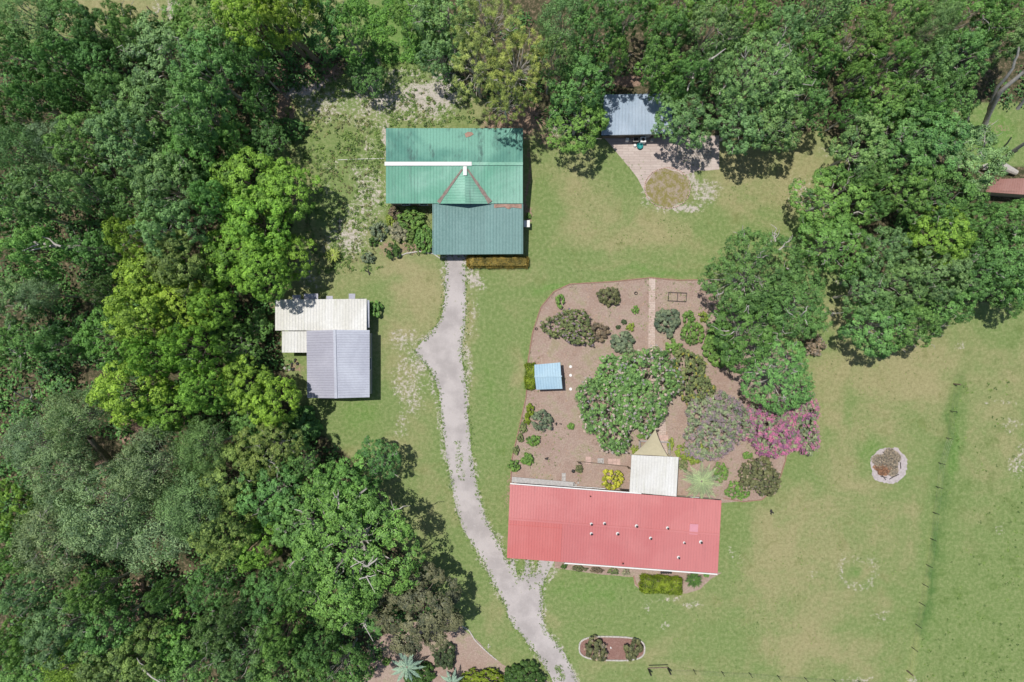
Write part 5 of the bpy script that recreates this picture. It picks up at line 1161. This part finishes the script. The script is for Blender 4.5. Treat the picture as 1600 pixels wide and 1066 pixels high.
# ------------------------------------------------------------------ shrubs, flowering trees, hedges, palms
COL.update(myrtle=(.185,.330,.110), mauve=(.270,.320,.195), sage=(.185,.235,.150), spike=(.185,.225,.095), ball=(.165,.290,.070), limeball=(.250,.320,.060), gold=(.44,.44,.06),
   redgreen=(.155,.165,.080), orange=(.30,.23,.065), hedge=(.20,.27,.028), cyc=(.070,.140,.035), silver=(.30,.37,.21), silver2=(.24,.34,.28), brownish=(.21,.165,.115), darkball=(.075,.110,.050), straw=(.31,.30,.20))
PET = dict(white=(.62,.50,.50), pink=(.68,.24,.45), mauve=(.46,.33,.38), pale=(.50,.38,.30), yellow=(.48,.42,.10))
def shrub(name, px, py, rx, ry, h_, col, label, cat='shrub', loose=.25, ls=.13, nl=None, mat='leaf', bloom=None, bn=0, group=None, seed=None, spiky=False, blr=.06, dens=1.0):
    rng = np.random.default_rng(seed or int(px*3+py*7)); z = h_*.6; b = empty(name, at(px, py, z)); b.location.z = 0
    k = (CAMH-z)/CAMH/S; Rx, Ry = rx*k, ry*k; Rm = (Rx+Ry)/2; nl = nl or 0; nl = int(min(150, max(nl*1.6, 12, 16*Rm*Rm))); lr = 1.20*Rm/math.sqrt(nl)*(.85 if dens < .9 else 1); lu = lumps(rng, Rm, h_*.35, h_*.62, nl, lr, loose, .4)
    nc = 10; cr = lr*.42; nleaf = int(max(7, min(34, 2.6*dens*cr*cr*12/(ls*ls*.5)))); P, N, tn = leafpts(rng, lu, nc, cr, nleaf)
    P = P*np.array([Rx/Rm, Ry/Rm, 1]); P[:, 2] = np.maximum(P[:, 2], .03); L = rng.uniform(ls*.7, ls*1.3, len(P)); T = None; W = L*.55
    if spiky:
        T = nrmz(P-np.array([0, 0, h_*.1]))+rng.normal(size=P.shape)*.35; L = L*1.9; W = L*.2
    me = leaf_mesh('leaves', P, N, L, W, tn, M[mat], T=T, rng=rng); o = bpy.data.objects.new('leaves', me); C.objects.link(o); o.parent = b; o.color = (*COL[col], 1)
    mb = MB()
    for i in range(min(9, nl)): q = lu[i]; branch(rng, mb, (rng.normal()*.05*Rm, rng.normal()*.05*Rm, 0), (q[0]*Rx/Rm, q[1]*Ry/Rm, q[2]), .02+.02*h_, .012, 3, .2, 5)
    s_ = mb.build('stems', M['bark']); s_.parent = b
    if bloom:
        nb = bn; li = rng.integers(len(lu), size=nb); d_ = nrmz(sph(rng, nb, .05)+nrmz(lu[li, :3]-np.array([0, 0, h_*.2]))*.5); c_ = lu[li, :3]+d_*(lu[li, 3]*1.30)[:, None]+np.array([0, 0, .06]); c_[:, :2] *= 1.03
        k2 = 16; P2 = np.repeat(c_, k2, 0)+rng.normal(size=(nb*k2, 3))*blr; P2 = P2*np.array([Rx/Rm, Ry/Rm, 1]); N2 = nrmz(np.array([0, 0, 1.])+rng.normal(size=P2.shape)*.5)
        me = leaf_mesh('blossoms', P2, N2, rng.uniform(.09, .16, len(P2)), rng.uniform(.07, .12, len(P2)), .6*np.repeat(rng.uniform(0, 1, nb), k2)+.4*rng.uniform(0, 1, len(P2)), M['petal'], rng=rng)
        f_ = bpy.data.objects.new('blossoms', me); C.objects.link(f_); f_.parent = b; f_.color = (*PET[bloom], 1)
    return tag(b, label, cat, group)
CM = 'crape myrtles in the mulch garden'
shrub('flowering_tree', 1008, 606, 60, 62, 4.2, 'myrtle', 'large green crape myrtle dotted with white blossom north of the sail', 'tree', .25, .115, 85, bloom='white', bn=200, group=CM)
shrub('flowering_tree', 952, 642, 52, 56, 3.6, 'myrtle', 'crape myrtle with pale blossom on the west side of the white-dotted one', 'tree', .25, .11, 75, bloom='white', bn=160, group=CM)
shrub('flowering_tree', 968, 590, 40, 32, 3.4, 'myrtle', 'crape myrtle filling the northwest of the white-dotted clump', 'tree', .25, .13, 30, bloom='white', bn=50, group=CM)
shrub('flowering_tree', 1078, 590, 36, 42, 3.0, 'spike', 'olive-yellow loose crape myrtle east of the white-dotted one', 'tree', .3, .13, 36, bloom='yellow', bn=40, group=CM, dens=.8)
shrub('flowering_tree', 1120, 664, 52, 56, 3.2, 'mauve', 'mauve-grey hazy crape myrtle left of the pink-flowered one', 'tree', .22, .11, 55, 'greyleaf', bloom='mauve', bn=420, group=CM, blr=.10)
shrub('flowering_tree', 1204, 668, 48, 44, 3.2, 'mauve', 'pink-flowered crape myrtle at the garden east corner, west half', 'tree', .28, .12, 50, bloom='pink', bn=560, group=CM, blr=.11)
shrub('flowering_tree', 1252, 656, 32, 46, 3.0, 'mauve', 'pink-flowered crape myrtle at the garden east corner, outer half', 'tree', .34, .12, 34, bloom='pink', bn=240, group=CM, blr=.11)
shrub('flowering_tree', 892, 510, 36, 31, 2.0, 'spike', 'loose sprawling olive myrtle in the northwest of the mulch garden', 'shrub', .4, .12, 34, bloom='mauve', bn=60, group=CM, dens=.55)
shrub('shrub', 937, 518, 16, 12, 1.2, 'brownish', 'small bronze shrub right of the sprawling olive myrtle', dens=.6, spiky=True)
shrub('shrub', 952, 463, 16, 15, 1.4, 'redgreen', 'bronze-green spiky shrub alone near the garden north edge', spiky=True, dens=.7)
shrub('shrub', 875, 470, 7, 9, .8, 'ball', 'small sparse green sapling near the garden northwest curve', dens=.6)
shrub('shrub', 993, 484, 6, 6, .5, 'ball', 'tiny green shrub south of the spiky bronze one', dens=.7)
shrub('shrub', 985, 511, 6, 5, .4, 'limeball', 'flat light green cushion plant west of the path')
shrub('shrub', 975, 503, 3.5, 3.5, .3, 'darkball', 'tiny dark plant left of the light green cushion')
shrub('shrub', 966, 511, 3, 3, .3, 'darkball', 'tiniest dark plant southwest of the light green cushion')
shrub('shrub', 973, 535, 18, 14, 1.3, 'sage', 'sage green shrub north of the white-dotted crape myrtle', spiky=True)
shrub('shrub', 1043, 502, 18, 20, 1.6, 'sage', 'spiky grey-green shrub right of the brick path', spiky=True)
shrub('shrub', 1076, 496, 9, 9, 1.0, 'ball', 'round clipped green ball shrub, northernmost of the three balls', loose=.06, ls=.09)
shrub('shrub', 1099, 495, 7, 7, .7, 'limeball', 'small yellow-green ball by the big rounded tree', loose=.1, ls=.09)
shrub('shrub', 1083, 521, 17, 17, 1.2, 'ball', 'largest light green ball shrub right of the path', loose=.08, ls=.10)
shrub('shrub', 1053, 541, 11, 11, .8, 'ball', 'light green bush between the path and the largest ball', ls=.10)
shrub('shrub', 1128, 540, 30, 34, 1.6, 'ball', 'bright green fern-like bush at the foot of the garden trees', spiky=True, ls=.12)
shrub('shrub', 1272, 538, 14, 16, 1.2, 'brownish', 'pinkish dry bush at the east side of the garden trees', bloom='pale', bn=70)
shrub('shrub', 847, 658, 15, 16, 1.3, 'sage', 'round grey-green shrub in the west of the mulch garden', loose=.1, ls=.11)
shrub('shrub', 833, 688, 9, 8, .8, 'ball', 'green shrub southwest of the round grey-green one', ls=.10)
shrub('shrub', 824, 718, 8, 8, .8, 'ball', 'star-shaped green shrub above the walkway', spiky=True)
shrub('shrub', 803, 728, 8, 9, .8, 'ball', 'green shrub at the garden southwest corner on the lawn edge', ls=.10)
for i, (x, y, r_, w_) in enumerate(((828,640,7,'northernmost'),(824,655,6,'second from the north'),(817,669,6,'middle'),(813,684,5,'second from the south'),(806,704,5,'southernmost'))):
    shrub('shrub', x, y, r_*.8, r_*1.3, .6, 'hedge' if i < 2 else 'spike', w_+' of the five low shrubs along the garden west edging', ls=.09, group='low shrubs along the west edging')
shrub('shrub', 892, 666, 4, 4, .4, 'ball', 'tiny green tuft east of the round grey-green shrub', spiky=True)
shrub('shrub', 905, 733, 5, 5, .5, 'redgreen', 'tiny brownish bush beside the narrow grey slab', spiky=True)
shrub('shrub', 957, 750, 14, 15, 1.3, 'gold', 'bright golden yellow shrub behind the red-roofed house', ls=.14, loose=.15)
for (x, w_) in ((1000,'left'),(1008,'middle'),(1015,'right')): shrub('shrub', x, 682, 4, 3.5, .35, 'ball', w_+' of three tiny green tufts above the low grey rail fence', ls=.08, group='tiny tufts by the sail')
shrub('shrub', 992, 703, 5, 6, .5, 'limeball', 'small lime plant at the west end of the low grey rail fence', ls=.09)
shrub('shrub', 1048, 694, 4, 9, .6, 'limeball', 'narrow lime plant right of the shade sail', ls=.09)
shrub('shrub', 1082, 708, 23, 18, 1.0, 'limeball', 'spreading lime-green bush north of the silver palm', spiky=True, ls=.11, dens=.7)
shrub('shrub', 1126, 738, 10, 14, 1.0, 'ball', 'rounded bright green bush just right of the silver palm', ls=.09, loose=.1)
shrub('shrub', 1188, 745, 31, 31, 2.2, 'redgreen', 'large dark red-green shrub inside the garden southeast curve', nl=40, bloom='pale', bn=40)
shrub('shrub', 1152, 768, 17, 15, .9, 'ball', 'low green bush between the palm and the dark red-green shrub', ls=.11, dens=.7)
shrub('shrub', 1168, 712, 7, 5, .6, 'ball', 'small green bush under the pink and mauve myrtles', ls=.1)
shrub('shrub', 1068, 727, 8, 8, .6, 'spike', 'low olive bush east of the white patio roof', ls=.1, dens=.7)
# barn bed
shrub('shrub', 617, 333, 10, 8, 1.0, 'brownish', 'maroon-brown shrub at the barn southwest corner', ls=.1)
shrub('shrub', 643, 343, 22, 15, 1.3, 'ball', 'leafy green shrub against the barn between roof and wing', ls=.13)
shrub('shrub', 623, 362, 14, 14, 1.1, 'straw', 'pale straw-grey shrub in the barn flower bed', dens=.6, spiky=True)
shrub('shrub', 592, 361, 13, 14, .9, 'sage', 'greyish shrub at the west end of the barn flower bed', dens=.6)
shrub('shrub', 663, 374, 13, 19, 1.3, 'fresh', 'dark green shrub against the barn wing west side', ls=.13)
shrub('shrub', 614, 392, 10, 11, 1.0, 'cyc', 'dark green ball shrub above the curved pale edging', ls=.1)
shrub('shrub', 583, 378, 6, 6, .7, 'cyc', 'small dark shrub at the west end of the barn bed', ls=.1)
shrub('shrub', 640, 368, 9, 9, .8, 'weed', 'medium green bush in the middle of the barn bed', ls=.1)
shrub('shrub', 575, 403, 9, 9, .7, 'sage', 'grey-green bush beside the short dark log', dens=.6)
shrub('shrub', 610, 345, 6, 9, .8, 'limeball', 'yellow-green bush beneath the barn southwest corner', ls=.1)
shrub('shrub', 826, 337, 3.5, 4, .5, 'ball', 'tiny green plant at the east wall of the barn', ls=.08)
shrub('shrub', 586, 482, 8, 12, 1.3, 'fresh', 'broad-leaved plant at the east end of the white-roofed workshop', ls=.25)
shrub('shrub', 455, 200, 24, 14, 2.0, 'deep', 'dark bush in the brown strip west of the sandy yard', ls=.14)
# bottom bed
shrub('shrub', 695, 1027, 16, 17, 1.5, 'darkball', 'round dark green spiky shrub on the bottom mulch bed', spiky=True)
shrub('shrub', 592, 1025, 6, 6, .6, 'cyc', 'small dark green plant at the west side of the bottom bed', ls=.1)
shrub('shrub', 603, 1034, 6, 5, .5, 'ball', 'small bright plant at the west side of the bottom bed', ls=.1)
shrub('shrub', 655, 1056, 26, 18, 1.0, 'cyc', 'dark bush between the two silver palms at the bottom edge', ls=.14)
shrub('shrub', 752, 1062, 34, 16, 1.6, 'hedge', 'bright yellow-green bush on the bottom edge left of the driveway', ls=.13)
shrub('shrub', 820, 1062, 32, 24, 2.0, 'cyc', 'dark green rounded bush on the bottom edge beside the driveway', ls=.13, spiky=True)
shrub('shrub', 470, 668, 26, 30, 2.5, 'deep', 'dark broad-leaved clump in the shade below the garage', ls=.45, nl=20, dens=2)
# oval bed
shrub('shrub', 931, 1016, 16, 17, 1.5, 'redgreen', 'young reddish-green crape myrtle in the oval bed, left one', spiky=True, bloom='pale', bn=20)
shrub('shrub', 989, 1014, 12, 16, 1.3, 'redgreen', 'young reddish-green crape myrtle in the oval bed, right one', spiky=True)
# foundation
for i, (x, y, rx, ry, c_, w_) in enumerate(((881,885,4,4,'cyc','dark dot-like plant at the left end of the red house front bed'),(905,889,10,4,'redgreen','first low brownish plant strip under the red house gutter'),(932,891,10,4,'brownish','second low brownish plant strip under the red house gutter'),(958,893,8,4,'spike','third low olive plant strip under the red house gutter'),(978,895,6,4,'straw','last pale plant strip before the clipped hedge'),(1104,898,4,4,'fresh','small plant right of the cycad'))):
    shrub('shrub', x, y, rx, ry, .4, c_, w_, ls=.08)
def hedge(px, py, w_, d_, h_, rz, col, label, wild=.09):
    rng = np.random.default_rng(int(px)); z = h_*.9; b = empty('hedge', at(px, py, z)); b.location.z = 0; b.rotation_euler = (0, 0, rz)
    k = (CAMH-z)/CAMH/S; W_, D_ = w_*k, d_*k; A = 2*(W_+D_)*h_+W_*D_; n = int(A*520)
    f = rng.uniform(0, A, n); P = np.zeros((n, 3)); N = np.zeros((n, 3)); top = f < W_*D_; s1 = (~top) & (f < W_*D_+2*W_*h_); s2 = ~(top | s1)
    u = rng.uniform(-.5, .5, n); v_ = rng.uniform(-.5, .5, n); hh = rng.uniform(0.05, 1, n)*h_; sg = np.where(rng.uniform(size=n) < .5, -1, 1)
    P[top] = np.stack([u*W_, v_*D_, np.full(n, h_)], 1)[top]; N[top] = (0, 0, 1)
    P[s1] = np.stack([u*W_, sg*D_/2, hh], 1)[s1]; N[s1] = np.stack([0*u, sg, 0*u+.2], 1)[s1]
    P[s2] = np.stack([sg*W_/2, v_*D_, hh], 1)[s2]; N[s2] = np.stack([sg+0*u, 0*u, 0*u+.2], 1)[s2]
    bmp = (fbm(P[:, 0]*1.8+9, P[:, 1]*1.8+P[:, 2]+9, int(px) % 50)-.5); P = P+N*(bmp*.45+rng.normal(size=n)*wild)[:, None]
    ed = np.maximum(np.abs(P[:, 0])/(W_/2), np.abs(P[:, 1])/(D_/2)); P[:, 2] -= .22*np.clip(ed, 0, 1.1)**6*(P[:, 2] > h_*.6); P[:, :2] *= (1-.10*np.clip(P[:, 2:3]/h_, 0, 1)**3)
    tone = np.clip(.5+bmp*1.2+rng.uniform(-.35, .35, n), 0, 1); N = N+rng.normal(size=N.shape)*.5; L = rng.uniform(.08, .15, n)
    o = bpy.data.objects.new('leaves', leaf_mesh('leaves', P, N, L, L*.55, tone, M['leaf'], rng=rng)); C.objects.link(o); o.parent = b; o.color = (*COL[col], 1)
    mb = MB()
    for i in range(max(3, int(W_/.7))): x = -W_/2+.2+(W_-.4)*i/max(1, int(W_/.7)-1) if W_ > 1 else 0; mb.tube([(x, 0, 0), (x+.05, .05, h_*.8)], [.04, .02], 5)
    s_ = mb.build('stems', M['bark']); s_.parent = b; return tag(b, label, 'hedge')
hedge(778,408.5,94,15,1.1,0,'orange','long orange-tinged clipped hedge below the barn wing, right of the driveway head')
hedge(1035,917,64,24,1.2,R(-4),'hedge','clipped yellow-green hedge before the red-roofed house')
hedge(829,588.5,14,39,1.0,0,'hedge','clipped bright green hedge hugging the west side of the tiny blue shed')
def palm(name, px, py, r_, z, nf, col, label, cat='palm', droop=.5, lw=.045, ll=.55, trunk=True, seed=1, mat='greyleaf', width=.4):
    rng = np.random.default_rng(seed); b = empty(name, at(px, py, z)); b.location.z = 0; Rr = r_/S*(CAMH-z)/CAMH; P = []; T = []; N = []; L = []; W = []; tn = []
    for i in range(nf):
        a = i*2.39996+rng.uniform(-.15, .15); f_ = i/nf; el = .15+1.0*(1-f_); ln = Rr*rng.uniform(.9, 1.1)*(1 if f_ > .25 else .75)
        n = max(14, int(ln/.075)); tw = rng.uniform(0, 1)
        s_ = np.linspace(.06, 1, n); hr = ln*s_*(.72+.28*(1-el/1.2)); zz = z+ln*(s_*math.sin(el)*.75-droop*s_**2*.85); cx = hr*math.cos(a); cy = hr*math.sin(a)
        tang = np.stack([np.full(n, math.cos(a)), np.full(n, math.sin(a)), -droop*s_], 1); side = np.array([-math.sin(a), math.cos(a), 0.])
        Q = np.stack([cx, cy, zz], 1)
        P.append(Q); T.append(tang); N.append(np.tile([0, 0, 1.], (n, 1))); L.append(np.full(n, ln/n*1.9)); W.append(np.full(n, .05)); tn.append(np.full(n, .9))
        for sg in (-1, 1):
            lf = ll*Rr/2.2*np.sin(np.clip(s_*3.0+.25, 0, 3.1))*rng.uniform(.85, 1.1, n); dr = nrmz(tang*.75+side*sg*width*2.4+np.array([0, 0, -.18])+rng.normal(size=(n, 3))*.10)
            P.append(Q+dr*lf[:, None]*.5); T.append(dr); N.append(nrmz(np.cross(dr, tang)*sg*-1+np.array([0, 0, 1.2]))); L.append(lf); W.append(np.full(n, lw)); tn.append(np.full(n, .25+.5*tw)+rng.uniform(-.15, .25, n))
    P, T, N, L, W, tn = map(np.concatenate, (P, T, N, L, W, tn)); P[:, 2] = np.maximum(P[:, 2], .05); N[N[:, 2] < 0] *= -1
    o = bpy.data.objects.new('fronds', leaf_mesh('fronds', P, N, L, W, tn, M[mat], T=T)); C.objects.link(o); o.parent = b; o.color = (*COL[col], 1)
    mb = MB(); mb.tube([(0,0,0),(0,0,z*.5),(0,0,z+.1)], [.22,.19,.14] if trunk else [.14,.12,.1], 10); t_ = mb.build('trunk', M['bark']); t_.parent = b
    return tag(b, label, cat)
palm('palm', 1096, 752, 36, 2.4, 24, 'silver', 'silver-green pindo palm reaching over the red roof corner behind the house', seed=3, lw=.032, ll=.42)
palm('palm', 636, 1042, 31, 2.2, 15, 'silver2', 'pale blue-green palm on the bottom mulch bed, the fuller one', seed=5, width=.22, lw=.07, ll=.42)
palm('palm', 706, 1066, 24, 2.0, 13, 'silver2', 'pale blue-green palm cut by the bottom edge of the photo', seed=6, width=.22, lw=.07, ll=.42)
palm('cycad', 1084, 906, 15, .7, 40, 'cyc', 'dark green cycad with radiating fronds right of the clipped hedge', 'cycad', .25, .04, .5, False, 7, 'leaf')
palm('cycad', 520, 399, 13, .8, 30, 'limeball', 'yellow-green spiky cycad in the weeds west of the barn bed', 'cycad', .25, .05, .45, False, 8, 'leaf')
palm('palm', 585, 985, 20, 2.5, 12, 'deep', 'small dark palm between the great oak and the bottom mulch bed', seed=9, mat='leaf')
